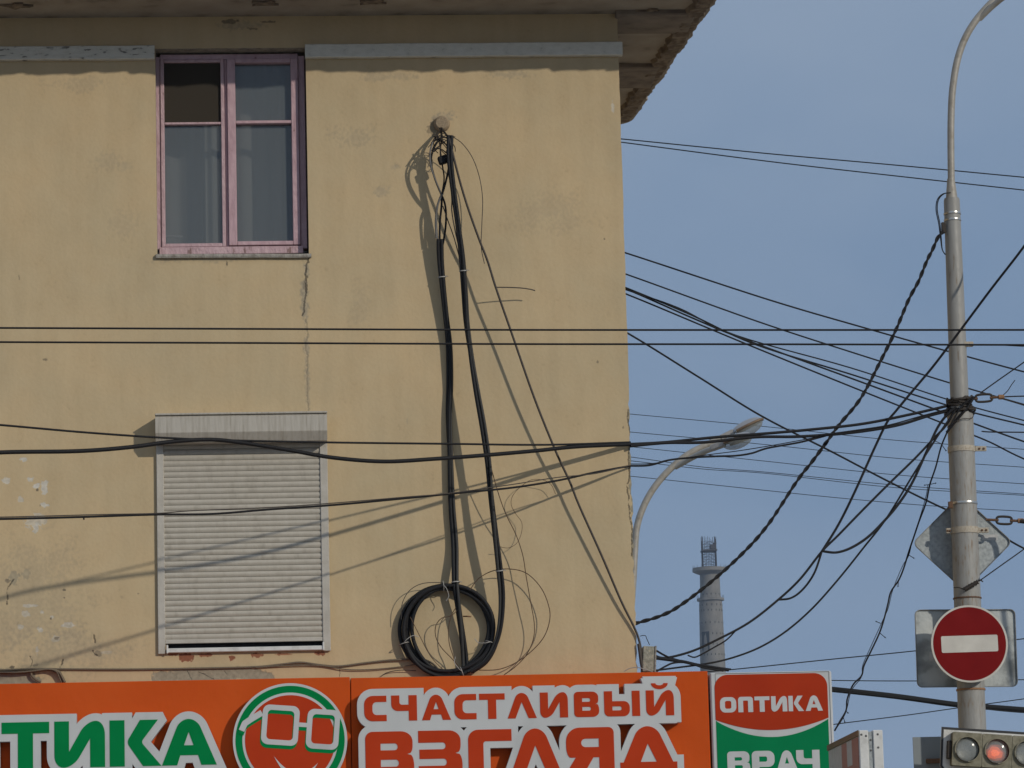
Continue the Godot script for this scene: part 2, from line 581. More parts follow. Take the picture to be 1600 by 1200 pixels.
var WALL_SPOTS := [
	[Vector2(-5.0386, 6.2565), .034, .024, 0, .9], [Vector2(-5.1807, 6.0721), .026, .03, 0, .8], [Vector2(-4.9815, 6.0902), .03, .024, 0, .9], [Vector2(-4.9346, 6.0255), .026, .02, 0, 1.0],
	[Vector2(-4.8613, 6.0083), .022, .05, 0, .9], [Vector2(-5.0607, 5.9210), .026, .03, 0, .7], [Vector2(-4.8724, 5.8701), .03, .02, 0, .9], [Vector2(-4.9462, 5.7331), .07, .06, 0, .65], [Vector2(-4.9360, 5.6745), .03, .04, 0, .8],
	[Vector2(-5.1150, 5.2753), .04, .05, 1, .6], [Vector2(-5.0157, 5.3052), .03, .034, 1, .45], [Vector2(-5.1620, 5.2444), .02, .014, 2, .6], [Vector2(-4.9854, 5.0408), .05, .014, 0, .9], [Vector2(-5.0169, 4.9729), .028, .02, 0, .8],
	[Vector2(-4.8866, 4.9810), .02, .02, 0, .8], [Vector2(-4.8086, 4.9427), .02, .02, 0, .8], [Vector2(-4.8191, 4.9271), .01, .012, 2, .8], [Vector2(-5.0590, 4.8632), .018, .016, 0, .9], [Vector2(-4.9029, 4.8392), .03, .022, 0, .9],
	[Vector2(-4.6786, 4.8719), .055, .018, 0, .9], [Vector2(-4.7782, 4.7685), .03, .024, 0, .8], [Vector2(-4.7677, 4.7736), .016, .012, 2, .8], [Vector2(-4.9296, 4.6716), .014, .036, 0, .8], [Vector2(-4.4350, 4.6359), .02, .016, 2, .6],
	[Vector2(-4.3672, 4.6451), .03, .01, 0, .5], [Vector2(-4.7032, 5.1623), .014, .01, 2, .8], [Vector2(-4.7035, 5.0989), .008, .008, 2, .8], [Vector2(-4.1022, 5.1250), .012, .008, 2, .6], [Vector2(-4.9242, 5.9987), .01, .01, 2, .7], [Vector2(-4.8986, 5.8652), .008, .01, 2, .7],
	[Vector2(-5.1276, 4.5391), .03, .012, 2, .8], [Vector2(-4.9457, 4.5461), .02, .01, 2, .5],
	[Vector2(-3.6696, 4.4372), .34, .06, 1, 1.0], [Vector2(-3.3033, 4.4511), .24, .05, 1, 1.0], [Vector2(-3.1467, 4.4165), .14, .05, 1, 1.0], [Vector2(-3.8891, 4.4205), .12, .07, 1, 1.0],
	[Vector2(-5.1019, 4.4339), .2, .08, 1, 1.0], [Vector2(-5.2835, 4.4479), .2, .09, 1, 1.0],
	[Vector2(-3.7097, 4.5904), .05, .034, 3, 1.0], [Vector2(-3.5631, 4.6034), .05, .012, 3, .9], [Vector2(-3.3383, 4.5780), .028, .036, 3, 1.0], [Vector2(-3.1337, 4.5951), .04, .016, 3, .9], [Vector2(-2.9343, 4.6018), .06, .01, 3, .8], [Vector2(-2.6193, 4.6010), .04, .014, 3, .9], [Vector2(-3.8244, 4.6189), .04, .014, 3, .9],
	[Vector2(-0.0007, 6.0263), .022, .14, 1, .9], [Vector2(0.0078, 5.7839), .03, .1, 1, .9], [Vector2(0.0101, 5.5155), .024, .16, 1, .8], [Vector2(0.0196, 5.1409), .018, .18, 1, .6], [Vector2(-0.0025, 6.4856), .012, .1, 1, .8], [Vector2(0.0135, 4.6088), .03, .12, 1, .6], [Vector2(-0.0039, 6.2692), .016, .08, 1, .8],
	[Vector2(-0.0650, 9.2069), .012, .05, 0, .7], [Vector2(-0.2555, 7.0051), .01, .01, 2, .5], [Vector2(-0.3036, 7.0167), .006, .006, 2, .6], [Vector2(-0.0575, 6.4431), .008, .008, 2, .5], [Vector2(-0.1649, 8.0552), .005, .008, 2, .6],
	[Vector2(-1.5175, 9.1036), .1, .07, 4, .8], [Vector2(-1.5949, 9.0267), .05, .05, 2, .4], [Vector2(-1.9152, 8.6867), .05, .03, 4, .6], [Vector2(-2.0163, 8.4782), .08, .05, 4, .5], [Vector2(-2.2766, 8.9502), .2, .1, 4, .35],
	[Vector2(-5.0216, 5.1258), .5, .5, 4, .28], [Vector2(-4.7632, 4.6474), .5, .2, 4, .35], [Vector2(-2.9374, 7.9290), .3, .03, 4, .4], [Vector2(-3.5246, 7.9143), .35, .03, 4, .5], [Vector2(-3.3384, 7.8793), .006, .03, 2, .7], [Vector2(-0.9115, 9.4935), .2, .05, 4, .5], [Vector2(-1.9966, 9.4750), .3, .04, 4, .4],
	[Vector2(-4.3696, 8.7782), .14, .09, 4, .25], [Vector2(-4.2138, 8.2282), .2, .1, 4, .2], [Vector2(-4.1833, 8.7213), .06, .04, 4, .3], [Vector2(-4.5255, 9.4416), .3, .07, 4, .3], [Vector2(-0.6179, 8.2974), .3, .2, 4, .2], [Vector2(-2.2498, 7.4948), .1, .2, 4, .2],
	[Vector2(-3.1237, 9.9303), .22, .05, 4, .6], [Vector2(-3.2851, 9.9650), .06, .014, 2, .6], [Vector2(-2.9883, 9.9628), .07, .012, 2, .6], [Vector2(-3.0971, 9.9022), .05, .012, 2, .5], [Vector2(-2.6824, 7.8276), .03, .12, 4, 1.0], [Vector2(-2.6967, 7.6095), .034, .18, 4, 1.0], [Vector2(-2.6895, 7.7185), .016, .14, 2, .3], [Vector2(-2.6877, 7.1745), .022, .34, 4, .8], [Vector2(-2.6894, 6.7417), .022, .3, 4, .55],
	[Vector2(-4.8566, 7.0855), .02, .01, 2, .5], [Vector2(-5.0651, 7.7916), .008, .02, 2, .4], [Vector2(-1.8630, 6.5405), .01, .05, 4, .5],
]
var WALL_CRACKS := [
	[[Vector2(-2.6595, 7.9202), Vector2(-2.6817, 7.8713), Vector2(-2.6887, 7.7731), Vector2(-2.6798, 7.6638), Vector2(-2.6975, 7.5551), Vector2(-2.6938, 7.4571), Vector2(-2.7103, 7.4246)], 1.6, 0.82],
	[[Vector2(-2.6895, 7.3917), Vector2(-2.6877, 7.1745), Vector2(-2.6824, 6.8496), Vector2(-2.6919, 6.5907)], 1.2, 0.96],
	[[Vector2(-4.9870, 4.6255), Vector2(-4.9611, 4.5883), Vector2(-4.9821, 4.5363)], 0.8, 0.80], [[Vector2(-4.4661, 4.6628), Vector2(-4.4403, 4.6255), Vector2(-4.4091, 4.6144)], 0.9, 0.80],
	[[Vector2(-5.1150, 5.2594), Vector2(-5.1674, 5.1812), Vector2(-5.1886, 5.0498)], 1.0, 0.80], [[Vector2(-4.7270, 4.5943), Vector2(-4.7534, 4.5214)], 1.0, 0.80], [[Vector2(-4.4705, 4.7890), Vector2(-4.4553, 4.7204)], 1.0, 0.80],
	[[Vector2(-3.6953, 4.4797), Vector2(-3.6695, 4.4425), Vector2(-3.6595, 4.4055)], 0.8, 0.80], [[Vector2(-3.6065, 4.4675), Vector2(-3.5389, 4.4347), Vector2(-3.4818, 4.4020)], 0.8, 0.80], [[Vector2(-3.4077, 4.4741), Vector2(-3.3767, 4.4420)], 0.8, 0.80], [[Vector2(-2.4690, 4.4769), Vector2(-2.4703, 4.4032)], 0.8, 0.80],
	[[Vector2(-0.0099, 6.5941), Vector2(-0.0022, 6.3232), Vector2(-0.0258, 6.0806), Vector2(-0.0424, 5.8923), Vector2(-0.0203, 5.5697), Vector2(-0.0057, 5.3552)], 1.0, 0.80],
]

func edge(y: float) -> float:
	var e := en.get_noise_1d(y * 60.0) * 0.006
	if y > 4.4 and y < 6.7:
		e -= absf(en.get_noise_1d(y * 140.0 + 400.0)) * 0.028
	return e
var en := FastNoiseLite.new()

# ------------------------------------------------------------------ the building
const SOFFIT := 10.01
const OP_WIN := [-3.92, -2.655, 7.95, 9.735]
const OP_SHUT := [-3.87, -2.59, 4.655, 6.42]

func build_building() -> void:
	var b := thing("corner_building", "ochre stucco building corner with dark eaves, pink window and roller shutter", "building")
	# facade with two openings
	var st := newst()
	var xs := [-9.0, -7.0, -5.8, -5.0, -3.92, -3.87, -2.655, -2.59, -1.8, -1.0, -0.3]
	var ys := []
	var y := 0.0
	while y < 10.3:
		ys.append(y)
		y += 0.04
	for k in [7.95, 9.735, 4.655, 6.42]:
		ys.append(k)
	ys.sort()
	var uvw := func(p: Vector3) -> Vector2:
		return Vector2((p.x - WX0) / (WX1 - WX0), (WY1 - p.y) / (WY1 - WY0))
	var put := func(q: Array, n: Vector3) -> void:
		for w in [0, 1, 2, 0, 2, 3]:
			st.set_normal(n)
			st.set_uv(uvw.call(q[w]))
			st.add_vertex(q[w])
	for i in ys.size() - 1:
		var y0: float = ys[i]
		var y1: float = ys[i + 1]
		if y1 - y0 < 1e-5:
			continue
		var ym := (y0 + y1) * 0.5
		for j in xs.size():
			var x0: float = xs[j]
			var xm: float = (x0 + (xs[j + 1] if j + 1 < xs.size() else 0.0)) * 0.5
			var skip := false
			for o in [OP_WIN, OP_SHUT]:
				if xm > o[0] and xm < o[1] and ym > o[2] and ym < o[3]:
					skip = true
			if skip:
				continue
			if j + 1 < xs.size():
				var x1: float = xs[j + 1]
				put.call([Vector3(x0, y1, 0), Vector3(x1, y1, 0), Vector3(x1, y0, 0), Vector3(x0, y0, 0)], Vector3.BACK)
			else:
				put.call([Vector3(x0, y1, 0), Vector3(edge(y1), y1, 0), Vector3(edge(y0), y0, 0), Vector3(x0, y0, 0)], Vector3.BACK)
	st.generate_tangents()
	obj("wall", st, M.wall, b)
	# reveals and thickness of the facade
	st = newst()
	for o in [OP_WIN, OP_SHUT]:
		st = newst()
		var d := -0.42
		quadn(st, Vector3(o[0], o[2], 0), Vector3(o[0], o[3], 0), Vector3(o[0], o[3], d), Vector3(o[0], o[2], d), Vector3.RIGHT)
		quadn(st, Vector3(o[1], o[2], 0), Vector3(o[1], o[3], 0), Vector3(o[1], o[3], d), Vector3(o[1], o[2], d), Vector3.LEFT)
		quadn(st, Vector3(o[0], o[3], 0), Vector3(o[1], o[3], 0), Vector3(o[1], o[3], d), Vector3(o[0], o[3], d), Vector3.DOWN)
		quadn(st, Vector3(o[0], o[2], 0), Vector3(o[1], o[2], 0), Vector3(o[1], o[2], d), Vector3(o[0], o[2], d), Vector3.UP)
		obj("window_reveal", st, M.reveal, b)
	# right-hand side wall, running back, with the same chipped arris
	st = newst()
	for i in ys.size() - 1:
		var y0b: float = ys[i]
		var y1b: float = ys[i + 1]
		quadn(st, Vector3(edge(y0b), y0b, 0), Vector3(edge(y1b), y1b, 0), Vector3(-.01, y1b, -.3), Vector3(-.01, y0b, -.3), Vector3.RIGHT)
	quadn(st, Vector3(-.01, 0, -.3), Vector3(-.01, 10.3, -.3), Vector3(-.55, 10.3, -10), Vector3(-.55, 0, -10), Vector3.RIGHT)
	obj("side_wall", st, M.stucco, b)
	st = newst()
	quadn(st, Vector3(-.55, 0, -10), Vector3(-.55, 10.3, -10), Vector3(-9, 10.3, -10), Vector3(-9, 0, -10), Vector3.FORWARD)
	quadn(st, Vector3(-9, 0, -10), Vector3(-9, 10.3, -10), Vector3(-9, 10.3, 0), Vector3(-9, 0, 0), Vector3.LEFT)
	obj("rear_wall", st, M.stucco, b)
	# the rooms behind the facade: one inner shell that keeps daylight out
	st = newst()
	for rm in [[7.4, 9.95], [4.1, 7.0]]:
		var a := Vector3(-5.2, rm[0], -4.0)
		var c := Vector3(-1.2, rm[1], -0.42)
		quadn(st, Vector3(a.x, a.y, a.z), Vector3(c.x, a.y, a.z), Vector3(c.x, c.y, a.z), Vector3(a.x, c.y, a.z), Vector3.BACK)
		quadn(st, Vector3(a.x, a.y, a.z), Vector3(a.x, c.y, a.z), Vector3(a.x, c.y, c.z), Vector3(a.x, a.y, c.z), Vector3.RIGHT)
		quadn(st, Vector3(c.x, a.y, a.z), Vector3(c.x, c.y, a.z), Vector3(c.x, c.y, c.z), Vector3(c.x, a.y, c.z), Vector3.LEFT)
		quadn(st, Vector3(a.x, c.y, a.z), Vector3(c.x, c.y, a.z), Vector3(c.x, c.y, c.z), Vector3(a.x, c.y, c.z), Vector3.DOWN)
		quadn(st, Vector3(a.x, a.y, a.z), Vector3(c.x, a.y, a.z), Vector3(c.x, a.y, c.z), Vector3(a.x, a.y, c.z), Vector3.UP)
	for oo in [[OP_WIN, 7.4, 9.95], [OP_SHUT, 4.1, 7.0]]:
		var o: Array = oo[0]
		var z := -0.42
		for r in [[-5.2, oo[1], o[0], oo[2]], [o[1], oo[1], -1.2, oo[2]], [o[0], o[3], o[1], oo[2]], [o[0], oo[1], o[1], o[2]]]:
			quadn(st, Vector3(r[0], r[1], z), Vector3(r[2], r[1], z), Vector3(r[2], r[3], z), Vector3(r[0], r[3], z), Vector3.FORWARD)
	obj("room", st, M.room, b)
	# one-storey part that carries the signs past the corner
	st = newst()
	box(st, Vector3(0.012, 0, -3.0), Vector3(1.5, 4.15, 0.05), 0.01)
	obj("ground_floor_annex", st, M.stucco, b)
	# white string course, broken at the window, its left run flaking
	st = newst()
	trim_run(st, -8.99, -3.925)
	var tl := obj("string_course", st, M.trim_old, b)
	tl.set_meta("label", "white string course with flaking paint")
	st = newst()
	trim_run(st, -2.66, 0.03)
	obj("string_course", st, M.trim, b)
	build_eaves(b)
	build_window(b)
	build_shutter(b)

func trim_run(st: SurfaceTool, x0: float, x1: float) -> void:
	# a plastered band with slightly wandering arrises
	var n := int((x1 - x0) / 0.06)
	var prev := []
	for i in n + 1:
		var x := lerpf(x0, x1, float(i) / n)
		var w := en.get_noise_1d(x * 40.0) * 0.004
		var w2 := en.get_noise_1d(x * 40.0 + 900.0) * 0.005
		var cur := [Vector3(x, 9.752 + w, -.01), Vector3(x, 9.752 + w, .05), Vector3(x, 9.746 + w, .056), Vector3(x, 9.642 + w2, .056), Vector3(x, 9.635 + w2, .05), Vector3(x, 9.635 + w2, -.01)]
		if i > 0:
			var outs := [Vector3.UP, Vector3(0, 1, 1), Vector3.BACK, Vector3(0, -1, 1), Vector3.DOWN]
			for k in 5:
				quadn(st, prev[k], cur[k], cur[k + 1], prev[k + 1], outs[k])
		else:
			quadn(st, cur[0], cur[1], cur[4], cur[5], Vector3.LEFT)
		prev = cur
	quadn(st, prev[0], prev[1], prev[4], prev[5], Vector3.RIGHT)

func eave_x(z: float) -> float:
	return 0.772 + 0.0705 * z

func build_eaves(b: Node) -> void:
	# soffit slab: overhangs the front by a metre and the side by 0.8 m; ragged, broken outer edge
	var plan := PackedVector2Array()
	plan.append(Vector2(-9.5, 0.0))
	var x := -9.5
	while x < 0.72:
		plan.append(Vector2(x, 0.94 + en.get_noise_1d(x * 130.0) * 0.03 + en.get_noise_1d(x * 45.0 + 70.0) * 0.06))
		x += 0.045
	var z := 0.9
	while z > -3.55:
		plan.append(Vector2(eave_x(z) + en.get_noise_1d(z * 160.0 + 50.0) * 0.022 + en.get_noise_1d(z * 33.0) * 0.022, z))
		z -= 0.045
	for k in 9:
		var a := PI / 2 * k / 8.0
		plan.append(Vector2(eave_x(-3.7) - 0.17 + 0.17 * cos(a), -3.7 - 0.28 * sin(a)))
	plan.append(Vector2(-0.35, -4.0))
	plan.append(Vector2(-0.18, -3.0))
	plan.append(Vector2(-0.03, -0.02))
	plan.append(Vector2(-0.03, 0.0))
	var xf := Transform3D(Basis(Vector3(1, 0, 0), Vector3(0, 0, 1), Vector3(0, -1, 0)), Vector3(0, SOFFIT, 0))
	# the plan's y is the world's z; extrude upwards
	var st := newst()
	var xf2 := Transform3D(Basis(Vector3.RIGHT, Vector3.BACK, Vector3.UP), Vector3(0, SOFFIT, 0))
	extrude(st, plan, [], 0.0, 0.16, xf2)
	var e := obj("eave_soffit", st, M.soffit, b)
	# cross ribs and a border strip under the side eave, sound and broken plaster between them
	for r in [[0.12, -0.5, 0.045], [-1.67, -2.4, 0.045]]:
		st = newst()
		box(st, Vector3(-.02, SOFFIT - float(r[2]), r[1]), Vector3(eave_x(r[0]) - 0.12, SOFFIT + 0.01, r[0]), 0.012)
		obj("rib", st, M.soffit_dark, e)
	st = newst()
	var prev := []
	var zz := 0.88
	while zz > -3.72:
		var w := 0.15 + en.get_noise_1d(zz * 120.0 + 33.0) * 0.05
		var dr := 0.03 + absf(en.get_noise_1d(zz * 90.0 + 5.0)) * 0.07
		var xo := eave_x(zz) - 0.03 + en.get_noise_1d(zz * 170.0) * 0.02
		var cur := [Vector3(xo - w - .02, SOFFIT + .005, zz), Vector3(xo - w, SOFFIT - dr, zz), Vector3(xo - .02, SOFFIT - dr * .8, zz), Vector3(xo, SOFFIT + .03, zz)]
		if not prev.is_empty():
			for k in 3:
				quadn(st, prev[k], cur[k], cur[k + 1], prev[k + 1], Vector3(-1 + k, -1.0, 0))
		prev = cur
		zz -= 0.05
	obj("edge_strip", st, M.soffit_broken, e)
	# patches of render left hanging under the front eave
	for p in [[-5.05, .42], [-3.0, .45], [-2.1, .47], [0.28, .1]]:
		st = newst()
		var pts := []
		for k in 11:
			var rr := 0.07 + 0.03 * sin(k * 2.3 + float(p[0]) * 7.0)
			pts.append(Vector2(p[0] + cos(TAU * k / 11) * rr * 1.5, p[1] + sin(TAU * k / 11) * rr))
		extrude(st, PackedVector2Array(pts), [], -0.018, 0.0, xf2)
		obj("render_patch", st, M.soffit_broken, e)
	# sheet-metal roof above
	st = newst()
	var ridge := [Vector3(-9.5, 11.9, -5), Vector3(-2.5, 11.9, -5)]
	var c1 := Vector3(-9.5, SOFFIT + .165, 0.9)
	var c2 := Vector3(0.78, SOFFIT + .165, 0.9)
	var c3 := Vector3(-.1, SOFFIT + .165, -11)
	var c4 := Vector3(-9.5, SOFFIT + .165, -11)
	quadn(st, c1, c2, ridge[1], ridge[0], Vector3(0, 1, 1))
	trin(st, c2, c3, ridge[1], Vector3(1, 1, 0))
	quadn(st, c3, c4, ridge[0], ridge[1], Vector3(0, 1, -1))
	trin(st, c4, c1, ridge[0], Vector3.LEFT)
	obj("roof", st, M.roof, b)

func bar(st: SurfaceTool, x0: float, x1: float, y0: float, y1: float, z0: float, z1: float, ch := 0.004) -> void:
	box(st, Vector3(x0, y0, z0), Vector3(x1, y1, z1), ch)

func build_window(b: Node) -> void:
	var w := Node3D.new()
	w.name = "window"
	b.add_child(w, true)
	# outer frame: head, posts, bottom board
	var st := newst()
	bar(st, -3.925, -3.885, 8.03, 9.7, -.24, -.135)
	bar(st, -2.72, -2.665, 8.03, 9.7, -.24, -.135)
	bar(st, -3.884, -2.721, 9.672, 9.72, -.24, -.135)
	bar(st, -3.345, -3.322, 8.05, 9.671, -.24, -.137)
	obj("frame", st, M.pink, w)
	st = newst()
	bar(st, -3.905, -2.70, 7.985, 8.048, -.2, -.105)
	obj("bottom_board", st, M.pink_worn, w)
	# left casement, lower light glazed; right casement
	st = newst()
	bar(st, -3.884, -3.852, 8.052, 9.67, -.2, -.12)
	bar(st, -3.376, -3.346, 8.052, 9.67, -.2, -.12)
	bar(st, -3.851, -3.377, 8.052, 8.082, -.2, -.12)
	bar(st, -3.851, -3.377, 9.645, 9.67, -.2, -.12)
	bar(st, -3.851, -3.377, 9.108, 9.128, -.19, -.125)
	obj("sash", st, M.pink_worn, w)
	st = newst()
	bar(st, -3.321, -3.252, 8.058, 9.67, -.2, -.105)
	bar(st, -2.783, -2.722, 8.058, 9.67, -.2, -.105)
	bar(st, -3.251, -2.784, 8.058, 8.092, -.2, -.105)
	bar(st, -3.251, -2.784, 9.635, 9.67, -.2, -.105)
	bar(st, -3.251, -2.784, 9.108, 9.134, -.19, -.11)
	obj("sash", st, M.pink, w)
	for g in [[-3.856, -3.372, 8.078, 9.112], [-3.256, -2.78, 8.088, 9.112], [-3.256, -2.78, 9.13, 9.64]]:
		st = newst()
		bar(st, g[0], g[1], g[2], g[3], -.172, -.168, 0.0005)
		obj("pane", st, M.glass, w)
	st = newst()
	bar(st, -3.856, -3.372, 9.124, 9.65, -.152, -.149, 0.0005)
	var sc := obj("insect_screen", st, M.screen, w)
	sc.set_meta("label", "dark brown insect screen in the upper left light")
	# weathered outer sill
	st = newst()
	var pr := []
	for i in 22:
		var x := lerpf(-3.93, -2.635, i / 21.0)
		var dy := -0.012 * i / 21.0 + en.get_noise_1d(x * 60.0) * .004
		var cur := [Vector3(x, 7.985 + dy, -.14), Vector3(x, 7.962 + dy, .03), Vector3(x, 7.945 + dy, .035), Vector3(x, 7.93 + dy, .03), Vector3(x, 7.935 + dy, -.02)]
		if i > 0:
			for k in 4:
				quadn(st, pr[k], cur[k], cur[k + 1], pr[k + 1], [Vector3.UP, Vector3(0, 1, 1), Vector3.BACK, Vector3.DOWN][k])
		pr = cur
	obj("sill", st, M.sill, w)
	# a net curtain hung inside
	st = newst()
	var n := 150
	for i in n:
		var q := []
		for e in [i, i + 1]:
			var x2 := lerpf(-3.93, -2.66, float(e) / n)
			q.append(Vector3(x2, 0, -.5 + sin(x2 * 47.0 + sin(x2 * 9.0) * 2.0) * .018))
		quadn(st, q[0] + Vector3(0, 7.7, 0), q[1] + Vector3(0, 7.7, 0), q[1] + Vector3(0, 9.9, 0), q[0] + Vector3(0, 9.9, 0), Vector3.BACK)
	tag(obj("net_curtain", st, M.curtain), "grey net curtain hanging behind the pink window panes", "curtain")
	st = newst()
	box(st, Vector3(-.075, -.008, -.004), Vector3(.075, .008, .004), .002, Transform3D(Basis(Vector3.BACK, -.06), Vector3(-3.785, 8.19, -0.33)))
	tag(obj("paper_strip", st, M.paper), "small white strip low behind the lower left pane", "strip")

func build_shutter(b: Node) -> void:
	var s := Node3D.new()
	s.name = "roller_shutter"
	b.add_child(s, true)
	s.set_meta("label", "closed beige roller shutter with streaked box")
	var x0 := -3.943
	var x1 := -2.532
	# box: flat front, sloping underside
	var st := newst()
	var prof := [Vector2(.004, 6.567), Vector2(.2, 6.567), Vector2(.22, 6.547), Vector2(.22, 6.422), Vector2(.216, 6.414), Vector2(.175, 6.346), Vector2(.004, 6.35)]
	prism_x(st, prof, x0, x1)
	obj("shutter_box", st, M.shutter_box, s)
	st = newst()
	bar(st, x0 - .003, x1 + .003, 6.568, 6.584, .004, .224)
	obj("box_lid", st, M.shutter_box, s)
	for g in [[x0, -3.883], [-2.594, -2.53]]:
		st = newst()
		bar(st, g[0], g[1], 4.618, 6.349, .004, .032, .004)
		obj("guide_rail", st, M.shutter, s)
	# curtain of slats
	var pitch := .0464
	st = newst()
	var sp := []
	for k in 8:
		var t := k / 7.0
		sp.append(Vector2(.012 + .0095 * sin(PI * (0.1 + 0.85 * t)), pitch * (.94 - .94 * t)))
	sp.append(Vector2(.004, 0.0))
	sp.append(Vector2(.004, pitch * .94))
	prism_x(st, sp, -3.884, -2.593)
	var mesh := st.commit()
	var yb := 4.735
	for i in 35:
		var o := MeshInstance3D.new()
		o.name = "slat"
		o.mesh = mesh
		o.material_override = M.slats[(i * 7 + i / 3) % 3]
		o.position = Vector3(0, yb + i * pitch, sin(i * 1.7) * .0006)
		s.add_child(o, true)
	st = newst()
	bar(st, -3.884, -2.593, 4.702, 4.735, .006, .024)
	obj("bottom_bar", st, M.shutter, s)
	# dark inner window frame seen in the gap, and the white sill strip below it
	st = newst()
	bar(st, -3.869, -2.591, 4.656, 6.419, -.2, -.15)
	obj("inner_window", st, M.dark_frame, s)
	st = newst()
	bar(st, -3.872, -2.585, 4.626, 4.662, -.06, .045, .005)
	obj("sill", st, M.white_metal, s)
	st = newst()
	bar(st, -3.875, -3.86, 4.62, 4.69, .0325, .05)
	obj("sill_cap", st, M.white_metal, s)
	st = newst()
	bar(st, -2.598, -2.583, 4.622, 4.69, .0325, .055)
	obj("sill_cap", st, M.white_metal, s)

func prism_x(st: SurfaceTool, prof: Array, x0: float, x1: float) -> void:
	# profile of Vector2(z, y) swept along x
	var n := prof.size()
	var cen := Vector2.ZERO
	for p in prof:
		cen += p / n
	for i in n:
		var a: Vector2 = prof[i]
		var b: Vector2 = prof[(i + 1) % n]
		var e := b - a
		var nn := Vector2(e.y, -e.x)
		if nn.dot((a + b) * .5 - cen) < 0:
			nn = -nn
		quadn(st, Vector3(x0, a.y, a.x), Vector3(x1, a.y, a.x), Vector3(x1, b.y, b.x), Vector3(x0, b.y, b.x), Vector3(0, nn.y, nn.x))
	var poly := PackedVector2Array()
	for p in prof:
		poly.append(p)
	var idx := Geometry2D.triangulate_polygon(poly)
	for i in range(0, idx.size(), 3):
		for e in [[x0, Vector3.LEFT], [x1, Vector3.RIGHT]]:
			var q := []
			for k in 3:
				var p2 := poly[idx[i + k]]
				q.append(Vector3(e[0], p2.y, p2.x))
			trin(st, q[0], q[1], q[2], e[1])

